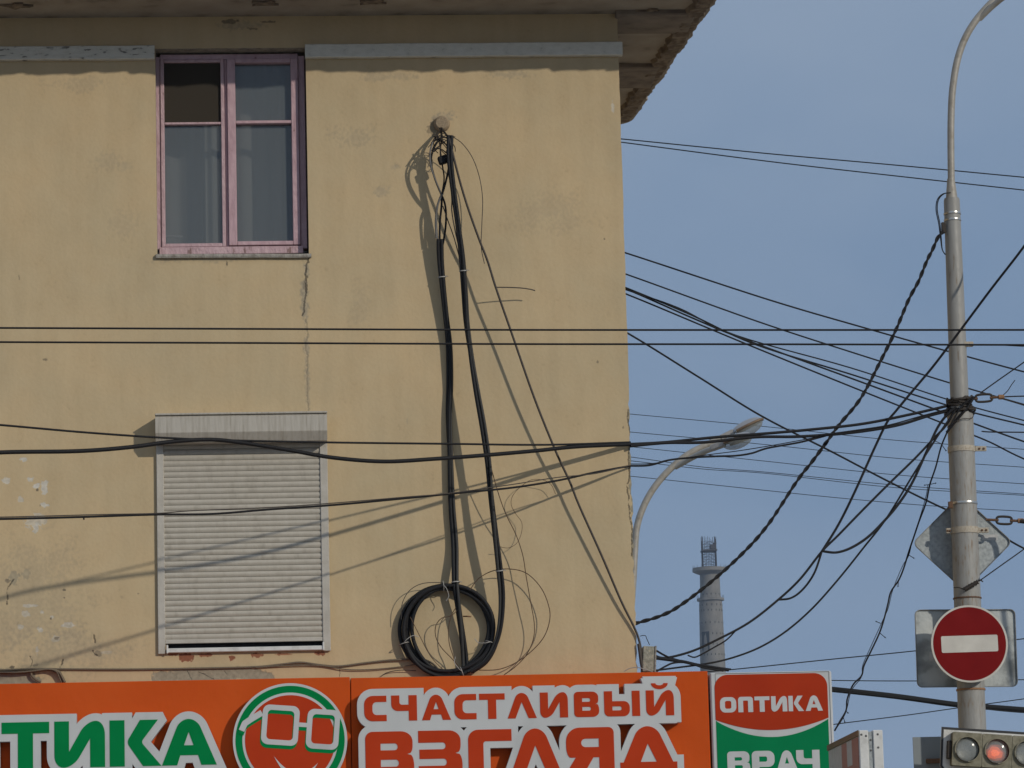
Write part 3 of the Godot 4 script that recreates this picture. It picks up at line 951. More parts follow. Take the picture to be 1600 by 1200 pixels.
# ------------------------------------------------------------------ shop signs
func build_signs() -> void:
	var zf := 0.25
	# left fascia: green lettering and the round emblem
	var a := thing("fascia_sign", "orange shop fascia with green ТИКА lettering and round smiling emblem", "shop sign", Vector3.ZERO, "orange shop fascia signs")
	var st := newst()
	box(st, Vector3(-8.6, 3.35, .03), Vector3(-2.384, 4.379, zf), .005)
	obj("panel", st, M.orange, a)
	var board := {"outer": [], "holes": []}
	var lb := Node3D.new()
	lb.name = "letter_board"
	a.add_child(lb, true)
	var y0 := 3.683
	var y1 := 4.055
	lettering([["О", -6.12, -5.69], ["П", -5.66, -5.27], ["Т", -5.194, -4.813], ["И", -4.772, -4.367], ["К", -4.329, -3.916], ["А", -3.911, -3.471]], y0, y1, .3705, .3735, M.green, lb, board, .061)
	st = newst()
	min_hole = .0006
	extrude_shape(st, board, .27, .37)
	min_hole = 0.0
	obj("backing", st, M.white_board, lb)
	build_emblem(a)
	# right fascia: two lines of red lettering on one white board
	var c := thing("fascia_sign", "orange shop fascia with red СЧАСТЛИВЫЙ ВЗГЛЯД lettering on a white board", "shop sign", Vector3.ZERO, "orange shop fascia signs")
	st = newst()
	box(st, Vector3(-2.378, 3.35, .03), Vector3(.548, 4.371, zf), .005)
	obj("panel", st, M.orange, c)
	board = {"outer": [], "holes": []}
	lb = Node3D.new()
	lb.name = "letter_board"
	c.add_child(lb, true)
	y0 = 4.005
	y1 = 4.211
	lettering([["С", -2.275, -2.094], ["Ч", -2.055, -1.847], ["А", -1.808, -1.572], ["С", -1.543, -1.364],
		["Т", -1.340, -1.132], ["Л", -1.111, -0.874], ["И", -0.845, -0.618], ["В", -0.568, -0.364],
		["Ь", -0.322, -0.113], ["І", -0.094, -0.029], ["Й", 0.021, 0.249]], y0, y1, .3705, .3735, M.red, lb, board, .057)
	# the board is built up behind the breve and between the rows
	add_to(board, PackedVector2Array([Vector2(0.0072, 4.2473), Vector2(-0.0170, 4.3104), Vector2(0.2824, 4.3150), Vector2(0.2586, 4.2318), Vector2(0.2975, 4.1370), Vector2(0.0039, 4.1429)]))
	add_to(board, PackedVector2Array([Vector2(-2.2647, 4.1260), Vector2(-2.2682, 3.9447), Vector2(-0.7917, 3.9403), Vector2(0.2700, 3.9420), Vector2(0.2754, 4.1062)]))
	y0 = 3.540
	y1 = 3.920
	lettering([["В", -2.272, -1.879], ["З", -1.842, -1.487], ["Г", -1.438, -1.084], ["Л", -1.100, -0.678], ["Я", -0.642, -0.251], ["Д", -0.204, 0.261]], y0, y1, .3705, .3735, M.red, lb, board, .055)
	st = newst()
	min_hole = .0006
	extrude_shape(st, board, .27, .37)
	min_hole = 0.0
	obj("backing", st, M.white_board, lb)
	# upright light box past the corner
	var v := thing("lightbox_sign", "upright white light box with ОПТИКА on red and ВРАЧ on green", "shop sign")
	st = newst()
	var bx0 := .566
	var bx1 := 1.572
	box(st, Vector3(bx0, 2.0, .06), Vector3(bx1, 4.356, .25), .012)
	obj("case", st, M.white_board, v)
	st = newst()
	for q in [[bx0 + .045, bx1 - .022, 4.345, 4.349], [bx1 - .024, bx1 - .02, 2.03, 4.349], [bx0 + .043, bx0 + .046, 2.03, 4.349]]:
		box(st, Vector3(q[0], q[2], .2505), Vector3(q[1], q[3], .2525), .0005)
	obj("seam", st, M.grey_dark, v)
	var rd := PackedVector2Array()
	var gr := PackedVector2Array()
	var rx0 := 0.601
	var rx1 := 1.533
	var rtop := 4.337
	var rside := 3.969
	var rmid := 3.877
	var gmid := 3.820
	var top := round_poly([[rx0, rside], [rx0, rtop, .11], [rx1, rtop, .11], [rx1, rside]])
	rd.append_array(top)
	for i in range(1, 24):
		var t := 1.0 - i / 24.0
		rd.append(Vector2(lerpf(rx0, rx1, t), rside - (rside - rmid) * (1.0 - pow(2 * t - 1, 2))))
	for i in 25:
		var t2 := i / 24.0
		gr.append(Vector2(lerpf(rx0 + .003, rx1 - .003, t2), rside - .01 - (rside - .01 - gmid) * (1.0 - pow(2 * t2 - 1, 2))))
	gr.append(Vector2(rx1 - .003, 2.08))
	gr.append(Vector2(rx0 + .003, 2.08))
	st = newst()
	extrude(st, rd, [], .2503, .2535)
	var rp := obj("red_panel", st, M.red_film, v)
	st = newst()
	extrude(st, gr, [], .2503, .2535)
	var gp := obj("green_panel", st, M.green_film, v)
	lettering([["О", 0.641, 0.775], ["П", 0.791, 0.913], ["Т", 0.926, 1.050], ["И", 1.063, 1.195], ["К", 1.206, 1.333], ["А", 1.346, 1.489]], 4.027, 4.153, .2538, .256, M.white_board, rp)
	lettering([["В", 0.685, 0.872], ["Р", 0.887, 1.074], ["А", 1.082, 1.272], ["Ч", 1.253, 1.446]], 3.520, 3.708, .2538, .256, M.white_board, gp)
	# double-sided sign standing out from the wall, seen almost edge on
	var p := thing("projecting_sign", "double-sided projecting sign seen edge on, with bolted white metal rim", "sign")
	# it hangs out over the pavement, clear of the light box
	var z0 := 1.0
	var z1 := 2.55
	var px := 1.4
	var pt := 3.69
	for q in [[px + .006, px + .078], [px + .113, px + .188]]:
		st = newst()
		box(st, Vector3(q[0], 2.4, z0), Vector3(q[1], pt - .002, z1), .006)
		obj("casing", st, M.white_metal, p)
	st = newst()
	box(st, Vector3(px + .0775, 2.42, z0 + .02), Vector3(px + .1135, pt - .012, z1 - .015), .004)
	obj("spine", st, M.galv, p)
	st = newst()
	box(st, Vector3(px - .004, pt - .045, z0 - .01), Vector3(px + .0055, pt, z1), .002)
	obj("rim", st, M.bronze, p)
	for q in [[.02, .98, 2.4, 3.2, "green_film"], [.02, .45, 3.2, 3.64, "pale"], [.45, .62, 3.2, 3.64, "rose"], [.62, .78, 3.45, 3.64, "pale"], [.78, .98, 3.2, 3.64, "rose"], [.62, .78, 3.2, 3.45, "rose"]]:
		st = newst()
		box(st, Vector3(px + .002, q[2], lerpf(z0, z1, q[0])), Vector3(px + .0055, q[3], lerpf(z0, z1, q[1])), .0008)
		obj("printed_field", st, M[q[4]], p)
	for q in [[.025, -.035], [.06, -.045], [.15, -.035], [.096, -.075], [.15, -.135], [.096, -.155]]:
		st = newst()
		lathe(st, [Vector2(.009, 0), Vector2(.007, .004), Vector2(0, .006)], Transform3D(Basis(Vector3.RIGHT, PI / 2), Vector3(px + q[0], pt + q[1], z1 if q[0] != .096 else z1 - .015)), 10)
		obj("bolt", st, M.grey_dark, p)
	st = newst()
	tube(st, [Vector3(px + .095, 3.3, z0 + .01), Vector3(px + .095, 3.3, .06)], .02, 8)
	obj("bracket", st, M.galv_rim, p)

func stroke(pts: Array, r: float) -> PackedVector2Array:
	var q := Geometry2D.offset_polyline(PackedVector2Array(pts), r, Geometry2D.JOIN_ROUND, Geometry2D.END_ROUND)
	return q[0]

func build_emblem(parent: Node) -> void:
	var e := Node3D.new()
	e.name = "emblem"
	parent.add_child(e, true)
	e.set_meta("label", "round emblem of a red smiling face in white glasses")
	var c := Vector2(-2.878, 3.866)
	var u := 1.0 / 189.5
	for l in [["backing", 87.5, .27, .37, M.white_board], ["ring", 83.5, .3703, .3725, M.green], ["ring", 73.0, .3727, .3745, M.white_board], ["face", 69.0, .3747, .3765, M.red]]:
		var st := newst()
		extrude(st, circle(c, l[1] * u, 96), [], l[2], l[3])
		obj(l[0], st, l[4], e)
	var px := func(x: float, y: float) -> Vector2:
		# sign-artwork units from the emblem's centre
		return c + Vector2(x, y) * u
	# glasses: two rounded frames, bridge and temple, each white over a green drop edge
	var tilt := -0.085
	for pass_ in [[Vector2(-1.6, -5.5), .3767, .3785, M.green, "glasses_edge"], [Vector2.ZERO, .3787, .381, M.white_board, "glasses"]]:
		var sh := {"outer": [], "holes": []}
		var off: Vector2 = pass_[0]
		for q in [[-14.6, 23.3, 28.3, 30.5], [50.5, 15.6, 25.0, 30.5]]:
			var o := round_poly([[-q[2], -q[3], 11], [q[2], -q[3], 11], [q[2], q[3], 11], [-q[2], q[3], 11]])
			var i := round_poly([[-q[2] + 8, -q[3] + 8, 6], [q[2] - 8, -q[3] + 8, 6], [q[2] - 8, q[3] - 8, 6], [-q[2] + 8, q[3] - 8, 6]])
			var mo := PackedVector2Array()
			for v in o:
				var r := Vector2(v.x, v.y).rotated(tilt) + off + Vector2(q[0], q[1])
				mo.append(px.call(r.x, r.y))
			var mi := PackedVector2Array()
			for v in i:
				var r2 := Vector2(v.x, v.y).rotated(tilt) + off + Vector2(q[0], q[1])
				mi.append(px.call(r2.x, r2.y))
			sh.outer.append(mo)
			sh.holes.append(mi)
		var bs := [px.call(14.0 + off.x, 23.5 + off.y), px.call(26.0 + off.x, 22.5 + off.y)]
		var st2 := newst()
		extrude_shape(st2, sh, pass_[1], pass_[2])
		extrude(st2, stroke(bs, 3.3 * u), [], pass_[1] - .0003, pass_[2] - .0003)
		var ts := [px.call(-42.5 + off.x, 43.0 + off.y), px.call(-60.0 + off.x, 33.0 + off.y), px.call(-69.0 + off.x, 27.0 + off.y), px.call(-74.0 + off.x, 16.0 + off.y)]
		extrude(st2, stroke(ts, 4.6 * u), [], pass_[1] - .0005, pass_[2] - .0005)
		obj(pass_[4], st2, pass_[3], e)
	var sm := PackedVector2Array()
	for i in 17:
		var t := i / 16.0
		sm.append(px.call(lerpf(-25, 42, t), lerpf(-24.0, -35.5, t) - 20.0 * (1.0 - pow(2 * t - 1, 2))))
	for i in range(15, 0, -1):
		var t2 := i / 16.0
		sm.append(px.call(lerpf(-25, 42, t2), lerpf(-24.0, -35.5, t2) - 32.0 * (1.0 - pow(2 * t2 - 1, 2))))
	var st3 := newst()
	extrude(st3, sm, [], .3767, .3785)
	obj("smile", st3, M.white_board, e)

# ------------------------------------------------------------------ lamp pole, road signs, signal
const POLE := Vector3(3.13, 0, -1.8)

func ring_band(st: SurfaceTool, y: float, r: float, h: float, t := .006) -> void:
	lathe(st, [Vector2(r - .01, y), Vector2(r + t, y), Vector2(r + t, y + h), Vector2(r - .01, y + h)], Transform3D(Basis.IDENTITY, Vector3(POLE.x, 0, POLE.z)), 28)

func pole_x(y: float) -> float:
	return 3.118 + .0075 * (y - 4.2)

func luminaire(parent: Node, at: Vector3, dir: Vector3, s: float) -> void:
	# cobra-head lantern: ribbed metal back, domed reflector, clear bowl
	var l := Node3D.new()
	l.name = "luminaire"
	parent.add_child(l, true)
	var z := dir.normalized()
	var side := z.cross(Vector3.UP).normalized()
	var up := side.cross(z)
	l.transform = Transform3D(Basis(side, up, -z).scaled_local(Vector3.ONE * s), at)
	var st := newst()
	box(st, Vector3(-.055, -.03, -.22), Vector3(.055, .06, 0), .015)
	obj("gear_box", st, M.lamp_grey, l)
	# upper shell and lower bowl as two half ellipsoids along -z
	for half in [1.0, -1.0]:
		st = newst()
		var nr := 10
		var ns := 16
		var P := func(i: int, j: int) -> Vector3:
			var a := PI * i / nr
			var b := PI * j / ns
			var r := sin(a)
			return Vector3(cos(b) * r * .135, half * sin(b) * r * (.09 if half > 0 else .125) + (.005 if half > 0 else -.005), -.42 + cos(a) * .24)
		for i in nr:
			for j in ns:
				var q := [P.call(i, j), P.call(i + 1, j), P.call(i + 1, j + 1), P.call(i, j + 1)]
				var cen := Vector3(0, 0, -.42)
				var flip: bool = (q[2] - q[0]).cross(q[1] - q[3]).dot((q[0] + q[2]) * .5 - cen) < 0.0
				for t in ([[0, 2, 1], [0, 3, 2]] if flip else [[0, 1, 2], [0, 2, 3]]):
					for k in t:
						var v: Vector3 = q[k]
						var d := v - cen
						st.set_normal(Vector3(d.x / .018, d.y / (.0081 if half > 0 else .0156), d.z / .0576).normalized())
						st.add_vertex(v)
		if half > 0:
			obj("reflector_shell", st, M.lamp_metal, l)
		else:
			obj("bowl", st, M.lamp_bowl, l)
	st = newst()
	tube(st, smooth_path([Vector3(-.12, 0, -.25), Vector3(-.138, 0, -.42), Vector3(-.1, 0, -.6), Vector3(0, 0, -.665), Vector3(.1, 0, -.6), Vector3(.138, 0, -.42), Vector3(.12, 0, -.25)], 5), .021, 6)
	obj("rim", st, M.bronze, l)

func build_pole() -> void:
	var p := thing("lamp_pole", "grey white steel lamp pole with rust streaks and curved arm at right", "lamp pole", POLE)
	# children are laid out in world metres from the pole's foot
	var st := newst()
	var f := func(y: float) -> Vector3: return Vector3(pole_x(y) - POLE.x, y, 0)
	tube(st, [f.call(0), f.call(2.0), f.call(4.0), f.call(5.5), f.call(6.83), f.call(6.86)], [.128, .126, .122, .118, .116, .108], 32, .5)
	obj("lower_tube", st, M.pole_low, p)
	st = newst()
	tube(st, [f.call(6.82), f.call(7.8), f.call(8.75), f.call(8.77)], [.083, .078, .072, .066], 28, .5)
	obj("upper_tube", st, M.pole, p)
	st = newst()
	tube(st, [f.call(8.765), f.call(8.80), f.call(8.95)], [.053, .05, .034], 20)
	var loc := func(a: Array) -> Array:
		var r := []
		for v in a:
			r.append(v - POLE)
		return r
	var arm: Array = smooth_path(loc.call([Vector3(3.157, 8.947, -1.8), Vector3(3.165, 9.183, -1.8), Vector3(3.179, 9.479, -1.8), Vector3(3.207, 9.776, -1.8), Vector3(3.271, 10.074, -1.8), Vector3(3.376, 10.312, -1.8), Vector3(3.538, 10.521, -1.8), Vector3(3.76, 10.717, -1.8), Vector3(4.155, 10.968, -1.8), Vector3(4.519, 11.135, -1.8)]), 8)
	tube(st, arm, .032, 14)
	obj("arm", st, M.arm, p)
	st = newst()
	tube(st, smooth_path(loc.call([Vector3(3.481, 10.431, -1.8), Vector3(3.606, 10.54, -1.72), Vector3(3.749, 10.63, -1.62), Vector3(4.083, 10.791, -1.5), Vector3(4.359, 10.886, -1.4)]), 6), .026, 12)
	obj("arm", st, M.arm, p)
	luminaire(p, arm[-1], Vector3(.9, .33, 0), 1.0)
	luminaire(p, Vector3(4.359, 10.886, -1.4) - POLE, Vector3(.9, .3, .1), 1.0)
	# steel bands
	for b in [[8.62, .0735, .018, "bright_steel"], [8.56, .074, .018, "bright_steel"], [5.99, .119, .02, "bright_steel"], [5.15, .121, .012, "rusty"], [4.98, .1215, .014, "rusty"], [4.34, .1235, .016, "rust_band"], [6.46, .1175, .05, "clamp_paint"], [5.73, .1195, .055, "clamp_paint"]]:
		st = newst()
		lathe(st, [Vector2(b[1] - .01, 0), Vector2(b[1] + .005, 0), Vector2(b[1] + .006, b[2] * .5), Vector2(b[1] + .005, b[2]), Vector2(b[1] - .01, b[2])], Transform3D(Basis.IDENTITY, f.call(b[0])), 32)
		obj("band", st, M[b[3]], p)
	# clamp ears with bolts
	for q in [[1, 6.46, .12, .22], [1, 5.73, .12, .21], [-1, 5.73, .12, .17]]:
		st = newst()
		var c: Vector3 = f.call(q[1])
		var s: float = q[0]
		var xa: float = c.x + s * q[2]
		var xb: float = c.x + s * q[3]
		box(st, Vector3(minf(xa, xb), q[1] + .004, .01), Vector3(maxf(xa, xb), q[1] + .05, .03), .004)
		var e := obj("clamp_ear", st, M.clamp_paint, p)
		for k in [.35, .75]:
			st = newst()
			lathe(st, [Vector2(0, .012), Vector2(.009, .01), Vector2(.011, 0)], Transform3D(Basis(Vector3.RIGHT, PI / 2), Vector3(lerpf(xa, xb, k), q[1] + .026, .03)), 8)
			obj("bolt", st, M.rusty, e)
	st = newst()
	box(st, Vector3(-.02, -.03, -.012), Vector3(.02, .03, .02), .004, Transform3D(Basis.IDENTITY, Vector3(2.994, 5.976, -1.7) - POLE))
	obj("bracket_stub", st, M.rusty, p)

	# turnbuckles that strain the span wires
	for q in [[Vector3(3.162, 6.924, -1.72), Vector3(3.504, 6.938, -1.7), "rusty turnbuckle below the step of the lamp pole"], [Vector3(3.306, 5.843, -1.72), Vector3(3.621, 5.823, -1.7), "rusty turnbuckle beside the diamond sign on the pole"]]:
		var t := thing("turnbuckle", q[2], "turnbuckle", Vector3.ZERO, "turnbuckles on the lamp pole")
		var d: Vector3 = q[1] - q[0]
		var l := d.length()
		var bx := Basis(d.normalized(), Vector3.UP, d.normalized().cross(Vector3.UP)).orthonormalized()
		var xf := Transform3D(bx, q[0])
		st = newst()
		tube(st, [xf * Vector3(0, 0, 0), xf * Vector3(l * .36, 0, 0)], .012, 8)
		obj("rod", st, M.rusty, t)
		st = newst()
		tube(st, [xf * Vector3(l * .68, 0, 0), xf * Vector3(l, 0, 0)], .012, 8)
		obj("rod", st, M.rusty, t)
		st = newst()
		for sgn in [-1.0, 1.0]:
			tube(st, smooth_path([xf * Vector3(l * .3, 0, 0), xf * Vector3(l * .36, .03 * sgn, 0), xf * Vector3(l * .68, .03 * sgn, 0), xf * Vector3(l * .74, 0, 0)], 4), .011, 8)
		obj("body", st, M.dark_iron, t)
		st = newst()
		lathe(st, [Vector2(0, 0), Vector2(.022, 0), Vector2(.022, .05), Vector2(0, .05)], Transform3D(Basis(Vector3.BACK, -PI / 2), xf * Vector3(l * .9, 0, 0)), 6)
		obj("nut", st, M.rust_band, t)
	var sp := thing("strain_insulator", "small dark strain insulator wired across the pole above the no-entry plate", "insulator")
	var a0 := Vector3(3.077, 5.22, -1.66)
	var a1 := Vector3(3.195, 5.283, -1.64)
	st = newst()
	var np := 10
	var pl := []
	var rr := []
	for i in np + 1:
		pl.append(a0.lerp(a1, float(i) / np))
		rr.append(.016 + (.008 if i % 2 == 0 else 0.0))
	tube(st, pl, rr, 10)
	obj("body", st, M.dark_iron, sp)
	st = newst()
	tube(st, smooth_path([Vector3(2.981, 5.238, -1.66), Vector3(3.025, 5.237, -1.655), Vector3(3.077, 5.22, -1.66)], 5), .006, 6)
	tube(st, smooth_path([Vector3(3.195, 5.283, -1.64), Vector3(3.213, 5.3, -1.64), Vector3(3.241, 5.282, -1.64)], 4), .006, 6)
	obj("binding_wire", st, M.dark_iron, sp)

func plate(called: String, label: String, poly: PackedVector2Array, xf: Transform3D, m: Material, rim := true) -> Node3D:
	var t := thing(called, label, "road sign", xf.origin)
	t.basis = xf.basis
	var st := newst()
	extrude(st, poly, [], -.002, .002)
	obj("plate", st, m, t)
	if rim:
		# folded edge towards the street
		st = newst()
		var inner := Geometry2D.offset_polygon(ccw(poly.duplicate()), -.006)
		extrude(st, poly, [inner[0]], .0021, .02)
		obj("folded_rim", st, M.galv_rim, t)
	return t

func build_road_signs() -> void:
	var s := .452
	var dm := plate("road_sign", "back of a galvanised diamond road sign behind the lamp pole", round_poly([[0, -s * .96, .05], [s, 0, .06], [0, s * .96, .05], [-s, 0, .06]]), Transform3D(Basis(Vector3.BACK, -.005), Vector3(3.134, 5.671, -1.96)), M.galv)
	var st := newst()
	box(st, Vector3(.18, -.05, .0025), Vector3(.32, .0, .0035), .0005, Transform3D(Basis.IDENTITY, Vector3(0, .07, 0)))
	obj("maker_label", st, M.pale, dm)
	var sq := plate("road_sign", "back of a square galvanised road sign behind the no-entry disc", round_poly([[-.45, -.345, .05], [.45, -.345, .05], [.45, .345, .05], [-.45, .345, .05]]), Transform3D(Basis(Vector3.BACK, -.012), Vector3(3.124, 4.73, -1.96)), M.galv_dirty)
	st = newst()
	box(st, Vector3(-.33, -.11, .003), Vector3(-.19, -.03, .005), .0005)
	obj("maker_label", st, M.pale, sq)
	# no entry
	var ne := thing("no_entry_sign", "round red no-entry sign with white bar on the lamp pole", "road sign", Vector3(3.08, 4.73, -1.56))
	ne.basis = Basis(Vector3.BACK, .012)
	st = newst()
	extrude(st, circle(Vector2.ZERO, .339, 72), [], -.012, .004)
	obj("rim", st, M.sign_white, ne)
	st = newst()
	extrude(st, circle(Vector2.ZERO, .322, 72), [], .0042, .0055)
	obj("red_disc", st, M.sign_red, ne)
	st = newst()
	extrude(st, round_poly([[-.25, -.073, .014], [.25, -.073, .014], [.25, .073, .014], [-.25, .073, .014]]), [], .0057, .007)
	obj("bar", st, M.sign_white, ne)
	st = newst()
	box(st, Vector3(-.03, -.2, -.16), Vector3(.03, -.15, -.0125), .004)
	box(st, Vector3(-.03, .15, -.16), Vector3(.03, .2, -.0125), .004)
	obj("bracket", st, M.galv_rim, ne)

func build_signal() -> void:
	var o := Vector3(3.261, 3.783, -1.5)
	var t := thing("traffic_signal", "horizontal traffic light with amber lens lit on a white backboard", "traffic light", o)
	t.basis = Basis(Vector3.BACK, -.085)
	var st := newst()
	var hw := .475
	var hh := .19
	var bp := round_poly([[-hw + .03, -hh], [hw - .03, -hh], [hw, -hh + .03], [hw, hh], [-hw, hh], [-hw, -hh + .04]])
	extrude(st, bp, [], -.09, -.08)
	obj("backboard", st, M.white_metal, t)
	st = newst()
	extrude(st, bp, [Geometry2D.offset_polygon(ccw(bp.duplicate()), -.02)[0]], -.0799, -.077)
	obj("border", st, M.black, t)
	for i in 3:
		st = newst()
		var cx := (i - 1) * .262
		# each section is a shallow box with a round mouth
		var front := round_poly([[cx - .1295, -.145, .012], [cx + .1295, -.145, .012], [cx + .1295, .145, .012], [cx - .1295, .145, .012]])
		extrude(st, front, [circle(Vector2(cx, 0), .108, 40)], -.0765, .03)
		extrude(st, front, [], -.0766, -.04)
		lathe(st, [Vector2(.104, 0), Vector2(.112, 0), Vector2(.112, .02), Vector2(.104, .02), Vector2(.104, 0)], Transform3D(Basis(Vector3.RIGHT, PI / 2), Vector3(cx, 0, .03)), 40)
		var sec := obj("lamp_section", st, M.olive, t)
		st = newst()
		var pr := []
		for k in 9:
			var a := PI / 2 * k / 8.0
			pr.append(Vector2(.104 * sin(a), .035 * cos(a)))
		lathe(st, pr, Transform3D(Basis(Vector3.RIGHT, PI / 2), Vector3(cx, 0, 0)), 40)
		obj("lens", st, M.lens_glass, sec)
		# dull reflector behind the glass, with the lamp glowing in the middle one
		st = newst()
		var cup := []
		for k in 9:
			var a3 := PI / 2 * k / 8.0
			cup.append(Vector2(.1035 * sin(a3), -.036 * cos(a3)))
		lathe(st, cup, Transform3D(Basis(Vector3.RIGHT, PI / 2), Vector3(cx, 0, 0)), 32)
		obj("reflector", st, M.reflector, sec)
		if i == 1:
			for g in [[.088, -.0215, "lamp_glow_rim"], [.066, -.0165, "lamp_glow"], [.036, -.0115, "lamp_glow_core"]]:
				st = newst()
				var blob := PackedVector2Array()
				for k in 36:
					var a4 := TAU * k / 36
					var rb: float = g[0] * (1.0 + .1 * sin(3.0 * a4 + g[0] * 40.0) + .05 * sin(7.0 * a4))
					blob.append(Vector2(cx - .01 + cos(a4) * rb, -.014 + sin(a4) * rb * .8))
				extrude(st, blob, [], g[1], g[1] + .004)
				obj("glowing_lamp", st, M[g[2]], sec)
		# small clip-on lip that is left of the visor
		st = newst()
		var arc := []
		for k in 9:
			var a2 := PI * (1.12 + .4 * k / 8.0)
			arc.append(Vector3(cx + cos(a2) * .108, sin(a2) * .108, .052))
		tube(st, arc, .004, 6)
		obj("visor_lip", st, M.black, sec)
	st = newst()
	box(st, Vector3(-.43, -.09, -.06), Vector3(-.395, .07, -.0), .006)
	obj("end_cap", st, M.dark_iron, t)
	st = newst()
	box(st, Vector3(-.2, -.05, -.2), Vector3(-.1, .05, -.0905), .006)
	obj("mount", st, M.galv_rim, t)
	# dull board behind it
	var b := thing("backing_board", "dull grey board with a rusty bracket left of the traffic light", "board", Vector3(2.794, 3.775, -2.1))
	st = newst()
	box(st, Vector3(-.158, -.5, -.004), Vector3(.4, .19, .004), .002)
	obj("board", st, M.grey_board, b)
	st = newst()
	box(st, Vector3(-.05, -.045, .005), Vector3(.3, -.005, .05), .004)
	obj("bracket", st, M.rusty, b)

func build_far_lamp() -> void:
	var base := Vector3(2.28, 0, -24)
	var t := thing("street_lamp", "twin-headed curved street lamp rising behind the building corner", "street lamp", base)
	var loc := func(a: Array) -> Array:
		var r := []
		for v in a:
			r.append(v - base)
		return r
	var st := newst()
	var arm: Array = smooth_path(loc.call([Vector3(2.435, 8.025, -24), Vector3(2.466, 8.407, -24), Vector3(2.505, 8.742, -24), Vector3(2.601, 9.028, -24), Vector3(2.763, 9.314, -24), Vector3(3.012, 9.599, -24), Vector3(3.308, 9.835, -24), Vector3(3.601, 9.976, -24), Vector3(3.826, 10.069, -24)]), 6)
	arm.push_front(Vector3(0, 0, 0))
	arm.insert(1, Vector3(0, 6.5, 0))
	tube(st, arm, .05, 10)
	obj("arm", st, M.arm, t)
	st = newst()
	tube(st, smooth_path(loc.call([Vector3(3.109, 9.646, -24), Vector3(3.33, 9.747, -23.8), Vector3(3.488, 9.794, -23.5), Vector3(3.617, 9.819, -23.3)]), 5), .042, 10)
	obj("arm", st, M.arm_pale, t)
	luminaire(t, Vector3(3.806, 10.05, -24) - base, Vector3(.92, .42, 0.1), 1.05)
	luminaire(t, Vector3(3.579, 9.801, -23.3) - base, Vector3(.8, .22, .45), 1.0)

